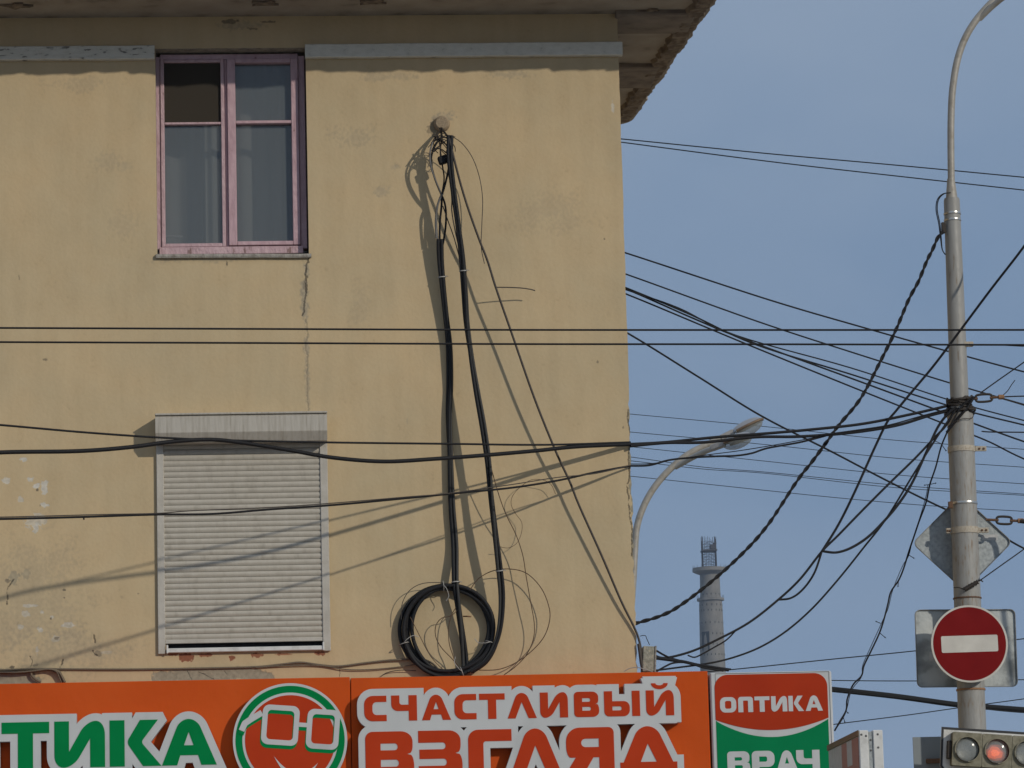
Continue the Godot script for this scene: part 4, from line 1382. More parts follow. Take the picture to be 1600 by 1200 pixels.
func build_tower() -> void:
	# unfinished concrete broadcasting tower, about a kilometre and a half away
	var base := Vector3(178.6, 0, -1450)
	var t := thing("concrete_tower", "unfinished concrete tower with steel scaffold top in the hazy distance", "tower", base)
	var xf := Transform3D.IDENTITY
	var st := newst()
	lathe(st, [Vector2(6.2, 0), Vector2(5.6, 90), Vector2(5.1, 138), Vector2(4.7, 163), Vector2(4.55, 166), Vector2(4.1, 168), Vector2(3.95, 178)], xf, 40)
	obj("shaft", st, M.tower, t)
	st = newst()
	lathe(st, [Vector2(3.9, 176.2), Vector2(5.2, 176.6), Vector2(6.9, 177.4), Vector2(6.9, 178.8), Vector2(3.0, 179.0), Vector2(0, 179.0)], xf, 40)
	obj("platform", st, M.tower, t)
	st = newst()
	lathe(st, [Vector2(4.2, 165.2), Vector2(5.5, 165.6), Vector2(5.5, 166.5), Vector2(4.2, 166.7)], xf, 40)
	obj("gallery", st, M.tower, t)
	# steel scaffold above the platform
	st = newst()
	var hs := 2.7
	for ix in 5:
		for iz in 5:
			if ix in [1, 2, 3] and iz in [1, 2, 3]:
				continue
			var px := lerpf(-hs, hs, ix / 4.0)
			var pz := lerpf(-hs, hs, iz / 4.0)
			tube(st, [Vector3(px, 178.8, pz), Vector3(px, 190.0 + rng.randf() * 2.2, pz)], .09, 4)
	for k in 8:
		var y := 180.0 + k * 1.35
		for q in [[-hs, -hs, hs, -hs], [hs, -hs, hs, hs], [hs, hs, -hs, hs], [-hs, hs, -hs, -hs]]:
			tube(st, [Vector3(q[0], y, q[1]), Vector3(q[2], y, q[3])], .08, 4)
			if k < 7:
				tube(st, [Vector3(q[0], y, q[1]), Vector3((q[0] + q[2]) / 2, y + 1.35, (q[1] + q[3]) / 2)], .06, 4)
				tube(st, [Vector3(q[2], y, q[3]), Vector3((q[0] + q[2]) / 2, y + 1.35, (q[1] + q[3]) / 2)], .06, 4)
	obj("scaffold", st, M.tower_steel, t)
	st = newst()
	box(st, Vector3(-3.1, 185.6, -3.1), Vector3(3.1, 186.2, 3.1), .05)
	box(st, Vector3(.4, 186.2, -.8), Vector3(2.6, 188.2, 2.9), .2)
	box(st, Vector3(1.6, 188.2, 1.0), Vector3(2.9, 189.0, 2.9), .2)
	obj("scaffold_deck", st, M.tower_steel, t)
	st = newst()
	for k in 20:
		var a := TAU * k / 20
		tube(st, [Vector3(cos(a) * 6.7, 178.7, sin(a) * 6.7), Vector3(cos(a) * 6.7, 180.0, sin(a) * 6.7)], .05, 4)
		tube(st, [Vector3(cos(a) * 5.4, 166.4, sin(a) * 5.4), Vector3(cos(a) * 5.4, 167.8, sin(a) * 5.4)], .05, 4)
	obj("railing", st, M.tower_steel, t)
	# beam holes in rings, and the two big openings
	for q in [[161.5, 9], [163.7, 7], [156.5, 8], [152.0, 9], [147.8, 9], [143.6, 10], [168.0, 7]]:
		for k in q[1]:
			var a2: float = PI * (k + .5) / q[1] + rng.randf() * .05
			var r: float = lerpf(5.1, 4.7, clampf((q[0] - 138.0) / 25.0, 0, 1)) if q[0] < 166 else 4.1
			st = newst()
			box(st, Vector3(-.17, -.4, -.4), Vector3(.17, .4, .06), .02, Transform3D(Basis(Vector3.UP, PI / 2 - a2), Vector3(cos(a2) * r, q[0], sin(a2) * r)))
			obj("beam_hole", st, M.tower_hole, t)
	for q in [[2.25, 145.3, 152.8, 1.7], [2.2, 159.2, 161.8, .6], [.35, 155, 157.5, .5]]:
		st = newst()
		var rq: float = lerpf(5.1, 4.7, clampf((q[1] - 138.0) / 25.0, 0, 1))
		box(st, Vector3(-q[3], q[1], -1.0), Vector3(q[3], q[2], .18), .02, Transform3D(Basis(Vector3.UP, PI / 2 - q[0]), Vector3(cos(q[0]) * (rq - .3), 0, sin(q[0]) * (rq - .3))))
		obj("opening", st, M.tower_hole, t)

# ------------------------------------------------------------------ cables
func wire(called: String, label: String, pts: Array, r: float, m: Material, group := "", category := "cable") -> Node:
	var st := newst()
	tube(st, smooth_path(pts, 7), r, 8)
	return tag(obj(called, st, m), label, category, group)

# lengthen a run at its first and last point, along its own direction
func longer(pts: Array, first: float, last: float) -> Array:
	var r := pts.duplicate()
	var d0: Vector3 = pts[0] - pts[1]
	var d1: Vector3 = pts[-1] - pts[-2]
	for k in int(ceil(first / d0.length())):
		r.push_front(r[0] + d0)
	for k in int(ceil(last / d1.length())):
		r.append(r[-1] + d1)
	return r

# one bundle of strands that wander round a common path
func bundle(called: String, label: String, pts: Array, n: int, r: float, spread: float, group := "", ties := [], only: Material = null) -> Node3D:
	var t := thing(called, label, "cable", Vector3.ZERO, group)
	var path := smooth_path(pts, 7)
	for s in n:
		var st := newst()
		var q := []
		for i in path.size():
			var a := TAU * s / n + i * .045 + sin(i * .11 + s * 2.0) * .5
			q.append(path[i] + Vector3(cos(a), 0, sin(a)) * spread)
		tube(st, q, r * (1.0 - .12 * s), 8)
		obj("cable", st, only if only != null else M.cables[s % 3], t)
	for k in ties:
		var st2 := newst()
		var c: Vector3 = path[k]
		var d: Vector3 = (path[mini(k + 1, path.size() - 1)] - path[maxi(k - 1, 0)]).normalized()
		lathe(st2, [Vector2(spread + r, -.004), Vector2(spread + r + .003, -.004), Vector2(spread + r + .003, .004), Vector2(spread + r, .004)], Transform3D(Basis(d.cross(Vector3.BACK).normalized(), d, d.cross(Vector3.BACK).normalized().cross(d)), c), 12)
		tube(st2, [c + Vector3(.01, 0, spread), c + Vector3(.035, .006, spread + .01), c + Vector3(.05, -.004, spread + .02)], .0025, 5)
		obj("cable_tie", st2, M.tie, t)
	return t

func build_wall_cables() -> void:
	var br := thing("cable_bracket", "round wall mount with hooks that the hanging cables start from", "bracket")
	var st := newst()
	lathe(st, [Vector2(0, .06), Vector2(.05, .06), Vector2(.062, .045), Vector2(.07, 0)], Transform3D(Basis(Vector3.RIGHT, PI / 2), Vector3(-1.518, 9.059, 0)), 22)
	obj("mount_disc", st, M.mount, br)
	for q in [[Vector3(-1.522, 9.014, 0.05), Vector3(-1.509, 8.944, 0.2), Vector3(-1.48, 8.888, 0.25)], [Vector3(-1.533, 9.014, 0.05), Vector3(-1.529, 8.932, 0.16), Vector3(-1.532, 8.856, 0.2)], [Vector3(-1.522, 9.014, 0.05), Vector3(-1.573, 8.916, 0.18), Vector3(-1.62, 8.83, 0.22)]]:
		st = newst()
		tube(st, smooth_path(q, 6), .009, 8)
		obj("hook", st, M.dark_iron, br)
	for q in [[Vector3(-1.618, 8.851, 0.2), Vector3(-1.464, 8.879, 0.24)], [Vector3(-1.596, 8.906, 0.2), Vector3(-1.482, 8.802, 0.24)], [Vector3(-1.609, 8.796, 0.2), Vector3(-1.482, 8.746, 0.22)], [Vector3(-1.562, 8.916, 0.18), Vector3(-1.537, 8.697, 0.22)]]:
		st = newst()
		tube(st, smooth_path([q[0], (q[0] + q[1]) * .5 + Vector3(0, .02, .02), q[1]], 5), .006, 6)
		obj("binding_wire", st, M.dark_iron, br)
	st = newst()
	box(st, Vector3(-.04, -.035, -.03), Vector3(.04, .035, .03), .01, Transform3D(Basis(Vector3.BACK, .3), Vector3(-1.525, 8.702, 0.2)))
	obj("splice_box", st, M.cable_black, br)

	bundle("cable_bundle", "thick bundle of black cables hanging straight down the wall into the coil", [Vector3(-1.563, 8.041, 0.12), Vector3(-1.56, 7.875, 0.1), Vector3(-1.543, 7.661, 0.08), Vector3(-1.521, 7.419, 0.06), Vector3(-1.499, 7.15, 0.045), Vector3(-1.501, 6.826, 0.036), Vector3(-1.518, 6.557, 0.034), Vector3(-1.516, 6.18, 0.034), Vector3(-1.508, 5.804, 0.036), Vector3(-1.49, 5.481, 0.05), Vector3(-1.495, 5.155, 0.115), Vector3(-1.473, 4.944, 0.1), Vector3(-1.445, 4.709, 0.07), Vector3(-1.432, 4.552, 0.05), Vector3(-1.43, 4.42, 0.05)], 3, .0165, .0165, "cable bundles hanging on the wall", [12, 70])
	bundle("cable_bundle", "black cable bundle bowing right of the straight one and sweeping into the coil", [Vector3(-1.465, 8.896, 0.26), Vector3(-1.469, 8.687, 0.26), Vector3(-1.443, 8.415, 0.25), Vector3(-1.411, 8.144, 0.24), Vector3(-1.385, 7.873, 0.23), Vector3(-1.37, 7.576, 0.22), Vector3(-1.361, 7.305, 0.22), Vector3(-1.331, 7.006, 0.23), Vector3(-1.29, 6.724, 0.24), Vector3(-1.245, 6.437, 0.25), Vector3(-1.21, 6.142, 0.25), Vector3(-1.19, 5.85, 0.24), Vector3(-1.164, 5.56, 0.22), Vector3(-1.138, 5.272, 0.19), Vector3(-1.121, 5.037, 0.16), Vector3(-1.136, 4.801, 0.14), Vector3(-1.181, 4.63, 0.12), Vector3(-1.268, 4.496, 0.11), Vector3(-1.391, 4.415, 0.1)], 3, .0155, .0155, "cable bundles hanging on the wall", [31, 92])
	var c3 := [Vector3(-1.475, 8.896, 0.26), Vector3(-1.461, 8.822, 0.27), Vector3(-1.423, 8.641, 0.27), Vector3(-1.373, 8.442, 0.25), Vector3(-1.318, 8.252, 0.24), Vector3(-1.242, 8.026, 0.22), Vector3(-1.171, 7.834, 0.2), Vector3(-1.106, 7.606, 0.19), Vector3(-0.981, 7.218, 0.17), Vector3(-0.807, 6.678, 0.15), Vector3(-0.642, 6.237, 0.13), Vector3(-0.53, 5.981, 0.11), Vector3(-0.455, 5.778, 0.1), Vector3(-0.279, 5.361, 0.08), Vector3(-0.128, 4.989, 0.05), Vector3(-0.027, 4.776, 0.03), Vector3(0.013, 4.67, 0.02), Vector3(0.031, 4.564, 0.02), Vector3(0.037, 4.405, 0.02)]
	wire("slanting_cable", "single black cable slanting from the wall mount down to the corner", c3, .0095, M.cable_brown)
	wire("cable_stub", "short cut wire end sticking out right of the slanting cable", [Vector3(-1.111, 7.612, 0.19), Vector3(-0.998, 7.614, 0.17), Vector3(-0.889, 7.611, 0.15), Vector3(-0.818, 7.604, 0.13), Vector3(-0.775, 7.594, 0.12)], .005, M.cable_brown)
	wire("thin_wire", "thin wire arching right from the wall mount beside the slanting cable", [Vector3(-1.448, 8.893, 0.25), Vector3(-1.363, 8.834, 0.24), Vector3(-1.279, 8.717, 0.22), Vector3(-1.223, 8.556, 0.2), Vector3(-1.2, 8.369, 0.2), Vector3(-1.211, 8.151, 0.2), Vector3(-1.222, 7.957, 0.21), Vector3(-1.198, 7.812, 0.2)], .0035, M.cable_brown, "thin loose wires on the wall")
	wire("thin_wire", "thin wire crossing between the two hanging bundles below the mount", [Vector3(-1.531, 8.318, 0.15), Vector3(-1.492, 8.19, 0.16), Vector3(-1.448, 8.048, 0.18), Vector3(-1.415, 7.907, 0.2), Vector3(-1.391, 7.796, 0.21)], .0045, M.cable_brown, "thin loose wires on the wall")
	wire("thin_wire", "frayed dark wire hanging just left of the bowed bundle", [Vector3(-1.49, 8.692, 0.24), Vector3(-1.472, 8.528, 0.24), Vector3(-1.46, 8.363, 0.24), Vector3(-1.462, 8.254, 0.24), Vector3(-1.439, 8.09, 0.24), Vector3(-1.405, 7.928, 0.23)], .005, M.cable_brown, "thin loose wires on the wall")
	var hg := "bare cables between the wall mount and the bundle"
	wire("neck_cable", "left bowed cable from the wall mount to the first crossing", [Vector3(-1.521, 8.906, 0.22), Vector3(-1.577, 8.841, 0.22), Vector3(-1.616, 8.753, 0.22), Vector3(-1.623, 8.657, 0.21), Vector3(-1.593, 8.54, 0.19), Vector3(-1.556, 8.446, 0.17), Vector3(-1.541, 8.414, 0.165)], .0085, M.cable_black, hg)
	wire("neck_cable", "right bowed cable from the wall mount to the first crossing", [Vector3(-1.481, 8.846, 0.24), Vector3(-1.467, 8.747, 0.24), Vector3(-1.479, 8.631, 0.22), Vector3(-1.502, 8.526, 0.2), Vector3(-1.53, 8.433, 0.175), Vector3(-1.546, 8.408, 0.165)], .0085, M.cable_black, hg)
	wire("neck_cable", "middle cable from the wall mount to the first crossing", [Vector3(-1.531, 8.9, 0.2), Vector3(-1.545, 8.757, 0.2), Vector3(-1.527, 8.636, 0.2), Vector3(-1.518, 8.54, 0.19), Vector3(-1.535, 8.435, 0.17)], .006, M.cable_black, hg)
	wire("neck_cable", "left strand spreading below the first crossing", [Vector3(-1.535, 8.425, 0.165), Vector3(-1.568, 8.351, 0.155), Vector3(-1.586, 8.249, 0.145), Vector3(-1.588, 8.142, 0.135), Vector3(-1.58, 8.019, 0.12)], .0085, M.cable_grey, hg)
	wire("neck_cable", "middle strand below the first crossing", [Vector3(-1.54, 8.425, 0.165), Vector3(-1.542, 8.328, 0.155), Vector3(-1.555, 8.221, 0.145), Vector3(-1.562, 8.114, 0.135), Vector3(-1.564, 8.008, 0.12)], .009, M.cable_black, hg)
	wire("neck_cable", "right strand spreading below the first crossing", [Vector3(-1.546, 8.425, 0.165), Vector3(-1.515, 8.339, 0.155), Vector3(-1.506, 8.242, 0.145), Vector3(-1.514, 8.124, 0.135), Vector3(-1.537, 7.997, 0.12)], .009, M.cable_black, hg)
	for q in [[0, .3], [1, 1.4], [2, 2.2], [3, 3.9], [4, 4.6], [5, 5.5]]:
		st = newst()
		var c0 := Vector3(-1.532, 8.856, 0.2)
		var lp := []
		for k in 7:
			var an: float = q[1] + k * .75
			lp.append(c0 + Vector3(cos(an) * (.05 + .012 * k), sin(an * 1.3 + q[0]) * .07 - .01 * q[0], .03 * sin(an + q[0])))
		tube(st, smooth_path(lp, 4), .0035, 6)
		obj("binding_wire", st, M.dark_iron, br)
	wire("thin_wire", "outer left wire bowed beside the straight bundle under the mount", [Vector3(-1.609, 8.852, 0.22), Vector3(-1.633, 8.751, 0.23), Vector3(-1.624, 8.632, 0.22), Vector3(-1.583, 8.51, 0.2), Vector3(-1.541, 8.413, 0.17)], .007, M.cable_grey, "thin loose wires on the wall")
	wire("thin_wire", "grey wire bowed beside the straight bundle above the splice", [Vector3(-1.53, 8.424, 0.17), Vector3(-1.575, 8.328, 0.16), Vector3(-1.593, 8.195, 0.14), Vector3(-1.59, 8.05, 0.13)], .009, M.cable_grey, "thin loose wires on the wall")
	wire("thin_wire", "thin rusty wire following the bowed bundle then dropping past the coil", [Vector3(-1.327, 7.143, 0.22), Vector3(-1.292, 6.844, 0.23), Vector3(-1.258, 6.571, 0.25), Vector3(-1.226, 6.304, 0.24), Vector3(-1.174, 6.039, 0.22), Vector3(-1.088, 5.75, 0.18), Vector3(-0.991, 5.54, 0.15), Vector3(-0.936, 5.366, 0.13), Vector3(-0.913, 5.197, 0.12), Vector3(-0.881, 4.985, 0.11), Vector3(-0.854, 4.8, 0.1), Vector3(-0.867, 4.669, 0.09), Vector3(-0.927, 4.546, 0.07), Vector3(-1.018, 4.454, 0.06), Vector3(-1.109, 4.393, 0.05)], .0036, M.rust_wire, "thin loose wires on the wall")
	wire("thin_wire", "large thin rusty loop standing out right of the coil", [Vector3(-1.381, 5.088, 0.12), Vector3(-1.305, 5.182, 0.12), Vector3(-1.187, 5.244, 0.12), Vector3(-1.044, 5.257, 0.12), Vector3(-0.907, 5.218, 0.12), Vector3(-0.794, 5.099, 0.12), Vector3(-0.735, 4.955, 0.12), Vector3(-0.727, 4.833, 0.12), Vector3(-0.778, 4.692, 0.11), Vector3(-0.886, 4.574, 0.1), Vector3(-1.02, 4.482, 0.09), Vector3(-1.163, 4.432, 0.09), Vector3(-1.321, 4.43, 0.09)], .0038, M.rust_wire, "thin loose wires on the wall")
	wire("thin_wire", "hair-thin curled wire end on the wall right of the bowed bundle", [Vector3(-0.646, 5.883, 0.06), Vector3(-0.683, 5.961, 0.08), Vector3(-0.753, 5.997, 0.1), Vector3(-0.848, 6, 0.09), Vector3(-0.938, 5.945, 0.07), Vector3(-1.003, 5.873, 0.06), Vector3(-1.016, 5.798, 0.06), Vector3(-0.98, 5.722, 0.06), Vector3(-0.934, 5.652, 0.06), Vector3(-0.937, 5.567, 0.06), Vector3(-0.976, 5.482, 0.06), Vector3(-1.047, 5.439, 0.07), Vector3(-1.128, 5.447, 0.1)], .0022, M.rust_wire, "thin loose wires on the wall")

	# the coil
	var coil := thing("cable_coil", "thick round coil of black cable tied against the wall above the sign", "cable coil")
	var specs := [[697, 984, 72, 69, .055, 0.0], [699, 984, 69, 66, .08, .03], [697, 984, 65, 67, .05, -.04], [701, 985, 71, 70, .095, .05], [704, 984, 64, 66, .07, .02], [698, 981, 67, 68, .035, 0.0]]
	var ctr := Vector3(-1.577, 4.766, 0.1)
	for k in specs.size():
		st = newst()
		var s: Array = specs[k]
		var pts := []
		var sc := 1.0 / 189.0
		for i in 73:
			var a := TAU * i / 72 + .6 * k
			var wob := sin(a * 2.0 + k * 1.3) * 1.6 + sin(a * 3.0 + k) * .8
			# the turns spread apart on the left, lie together on the right
			var lft := maxf(0.0, -cos(a)) * (k % 3) * 3.2
			pts.append(ctr + Vector3((s[0] - 698 + cos(a) * (s[2] + wob - lft)) * sc, -(s[1] - 984 + sin(a) * (s[3] + wob)) * sc, s[4] - .1 + .012 * sin(a + k)))
		tube(st, pts, .0165, 10)
		obj("cable", st, M.cables[k % 2], coil)
	for a in [-1.62, 2.85, .3, 1.25]:
		st = newst()
		var cc := ctr + Vector3(cos(a) * .37, -sin(a) * .365, -.035)
		var rad := Vector3(cos(a), -sin(a), 0)
		var tg := Vector3(-sin(a), -cos(a), 0)
		var lp := []
		for i in 13:
			var b := TAU * i / 12
			lp.append(cc + rad * cos(b) * .042 + Vector3.BACK * sin(b) * .062)
		tube(st, lp, .0035, 6)
		tube(st, smooth_path([cc + Vector3(0, 0, .062), cc + rad * -.03 + tg * .02 + Vector3(0, 0, .08), cc + rad * -.09 + tg * .035 + Vector3(0, 0, .07), cc + rad * -.13 + tg * .01 + Vector3(0, 0, .06)], 5), .003, 6)
		obj("cable_tie", st, M.tie, coil)
	wire("thin_wire", "thin arc of wire rising over the upper left of the coil", [Vector3(-1.949, 4.858, 0.1), Vector3(-1.941, 4.979, 0.1), Vector3(-1.887, 5.084, 0.1), Vector3(-1.79, 5.146, 0.1), Vector3(-1.663, 5.159, 0.1), Vector3(-1.532, 5.141, 0.1)], .0032, M.cable_brown, "thin loose wires on the wall")
	wire("thin_wire", "thin slack arc inside the coil, the larger of two", [Vector3(-1.468, 4.944, 0.1), Vector3(-1.538, 4.882, 0.1), Vector3(-1.617, 4.862, 0.1), Vector3(-1.666, 4.8, 0.1), Vector3(-1.668, 4.71, 0.1), Vector3(-1.623, 4.619, 0.1), Vector3(-1.545, 4.535, 0.09), Vector3(-1.489, 4.47, 0.09)], .0036, M.rust_wire, "thin loose wires on the wall")
	wire("thin_wire", "thin slack arc inside the coil beside the straight bundle", [Vector3(-1.478, 4.971, 0.1), Vector3(-1.532, 4.892, 0.1), Vector3(-1.561, 4.787, 0.1), Vector3(-1.559, 4.655, 0.1), Vector3(-1.529, 4.55, 0.09), Vector3(-1.5, 4.46, 0.09)], .0036, M.rust_wire, "thin loose wires on the wall")
	wire("thin_wire", "thin straight wire slanting across the left inside of the coil", [Vector3(-1.876, 4.874, 0.13), Vector3(-1.805, 4.726, 0.12), Vector3(-1.719, 4.558, 0.1), Vector3(-1.626, 4.452, 0.09), Vector3(-1.564, 4.409, 0.09)], .003, M.rust_wire, "thin loose wires on the wall")
	wire("cut_rod", "short rusty rod end inside the coil right of the bundle", [Vector3(-1.433, 4.883, 0.02), Vector3(-1.405, 4.876, 0.08), Vector3(-1.375, 4.871, 0.1)], .006, M.rust_band, "", "rod")

	# cable along the foot of the wall
	wire("surface_cable", "dusty cable run along the wall just above the orange sign", longer([Vector3(-5.541, 4.514, 0.015), Vector3(-5.23, 4.514, 0.015), Vector3(-4.919, 4.517, 0.02), Vector3(-4.737, 4.512, 0.015), Vector3(-4.295, 4.501, 0.015), Vector3(-3.956, 4.497, 0.014), Vector3(-3.512, 4.496, 0.014), Vector3(-3.146, 4.499, 0.016), Vector3(-2.936, 4.516, 0.016), Vector3(-2.778, 4.528, 0.02), Vector3(-2.621, 4.505, 0.016), Vector3(-2.464, 4.491, 0.016), Vector3(-2.253, 4.513, 0.018), Vector3(-2.069, 4.53, 0.02), Vector3(-1.885, 4.536, 0.03), Vector3(-1.77, 4.527, 0.05), Vector3(-1.703, 4.498, 0.06), Vector3(-1.656, 4.45, 0.06), Vector3(-1.626, 4.392, 0.06)], 3, 0), .0085, M.dusty)
	wire("surface_cable_slack", "second slack dusty wire below the cable above the sign", [Vector3(-3.146, 4.493, 0.02), Vector3(-2.883, 4.504, 0.02), Vector3(-2.621, 4.499, 0.02), Vector3(-2.412, 4.463, 0.02), Vector3(-2.202, 4.459, 0.02), Vector3(-1.965, 4.476, 0.02), Vector3(-1.781, 4.502, 0.04)], .005, M.dusty)
	wire("surface_cable_tail", "thin wire end curving up from the sign left of the coil", [Vector3(-2.124, 4.4, 0.02), Vector3(-2.071, 4.43, 0.02), Vector3(-1.966, 4.448, 0.03), Vector3(-1.834, 4.441, 0.03)], .0035, M.cable_brown)
	bundle("dusty_cable_bundle", "dusty grey bundle of old cables at the wall foot, far left", longer([Vector3(-5.54, 4.492, 0.03), Vector3(-5.229, 4.491, 0.03), Vector3(-5.099, 4.488, 0.035), Vector3(-4.97, 4.496, 0.035), Vector3(-4.84, 4.509, 0.035), Vector3(-4.772, 4.492, 0.035), Vector3(-4.742, 4.455, 0.03), Vector3(-4.716, 4.403, 0.03)], 3, 0), 5, .009, .018, "", [], M.dusty)
	wire("dusty_cable_loop", "short dusty cable curling under the bundle at the wall foot, far left", [Vector3(-4.98, 4.492, 0.03), Vector3(-4.97, 4.46, 0.03), Vector3(-4.944, 4.433, 0.03), Vector3(-4.898, 4.406, 0.03)], .011, M.dusty)

	# junction box at the corner
	var jb := thing("junction_box", "weathered grey junction box on the building corner above the sign", "junction box")
	st = newst()
	var jx := Transform3D(Basis(Vector3.BACK, -.06), Vector3(0.09, 4.501, 0))
	box(st, Vector3(-.05, -.105, -.12), Vector3(.045, .105, .04), .006, jx)
	obj("box", st, M.weathered, jb)
	st = newst()
	box(st, Vector3(.0455, -.11, -.12), Vector3(.062, .11, .045), .004, jx)
	obj("lid", st, M.weathered_dark, jb)
	wire("corner_strap", "dark frayed cable ends strapped to the wall corner above the sign", [Vector3(0.012, 4.628, 0.02), Vector3(0.02, 4.553, 0.025), Vector3(0.028, 4.474, 0.025), Vector3(0.042, 4.394, 0.02)], .014, M.cable_brown)
	wire("white_wire", "thin pale wire looping over the sign top at the corner", [Vector3(-0.125, 4.395, 0.1), Vector3(-0.073, 4.419, 0.12), Vector3(-0.012, 4.421, 0.14), Vector3(0.044, 4.402, 0.16), Vector3(0.102, 4.376, 0.2)], .0035, M.tie)

	# thick span cables that meet the corner and leave towards the street
	wire("span_cable", "thick black span cable sagging across the wall below the shutter box", longer([Vector3(-5.592, 5.829, 2.938), Vector3(-5.044, 5.903, 2.653), Vector3(-4.483, 5.949, 2.361), Vector3(-4.101, 6.003, 2.162), Vector3(-3.762, 6.07, 1.986), Vector3(-3.467, 6.105, 1.833), Vector3(-3.219, 6.096, 1.704), Vector3(-2.869, 6.063, 1.522), Vector3(-2.513, 6.024, 1.337), Vector3(-2.101, 6.019, 1.122), Vector3(-1.68, 6.067, 0.903), Vector3(-1.251, 6.125, 0.681), Vector3(-0.816, 6.19, 0.454), Vector3(-0.484, 6.244, 0.281), Vector3(-0.006, 6.296, 0.033)], 14, 0), .0165, M.cable_black, "span cables past the wall corner")
	wire("span_cable", "thinner straight span cable running above the sagging one to the corner", longer([Vector3(-5.591, 6.118, 2.943), Vector3(-5.043, 6.112, 2.657), Vector3(-4.339, 6.096, 2.291), Vector3(-3.615, 6.099, 1.915), Vector3(-2.614, 6.14, 1.394), Vector3(-1.571, 6.196, 0.852), Vector3(-0.76, 6.241, 0.43), Vector3(-0.006, 6.312, 0.038)], 14, 0), .0085, M.cable_black, "span cables past the wall corner")
	wire("span_cable", "lower span cable crossing the shutter slats to the wall corner", longer([Vector3(-5.572, 5.334, 3.15), Vector3(-5.031, 5.371, 2.848), Vector3(-4.477, 5.418, 2.537), Vector3(-3.908, 5.471, 2.219), Vector3(-3.472, 5.502, 1.974), Vector3(-3.027, 5.564, 1.725), Vector3(-2.522, 5.63, 1.442), Vector3(-2.006, 5.709, 1.153), Vector3(-1.477, 5.794, 0.857), Vector3(-1.045, 5.863, 0.615), Vector3(-0.66, 5.946, 0.4), Vector3(-0.324, 6.038, 0.212), Vector3(-0.012, 6.113, 0.037)], 14, 0), .0085, M.cable_black, "span cables past the wall corner")
	wire("span_cable", "thin lashing wire twisted with the lower span cable over the shutter", longer([Vector3(-5.571, 5.352, 3.16), Vector3(-5.031, 5.384, 2.857), Vector3(-4.336, 5.444, 2.468), Vector3(-3.884, 5.481, 2.215), Vector3(-3.618, 5.517, 2.066), Vector3(-3.027, 5.578, 1.735), Vector3(-2.522, 5.644, 1.452), Vector3(-1.901, 5.734, 1.105), Vector3(-1.584, 5.78, 0.927), Vector3(-1.045, 5.888, 0.625), Vector3(-0.66, 5.971, 0.41), Vector3(-0.326, 6.026, 0.222), Vector3(-0.013, 6.116, 0.047)], 14, 0), .0042, M.cable_brown, "span cables past the wall corner")
	wire("span_cable_clip", "little clip hanging on the lower span cable left of the shutter", [Vector3(-4.425, 5.424, 2.518), Vector3(-4.425, 5.4, 2.518)], .006, M.cable_black)

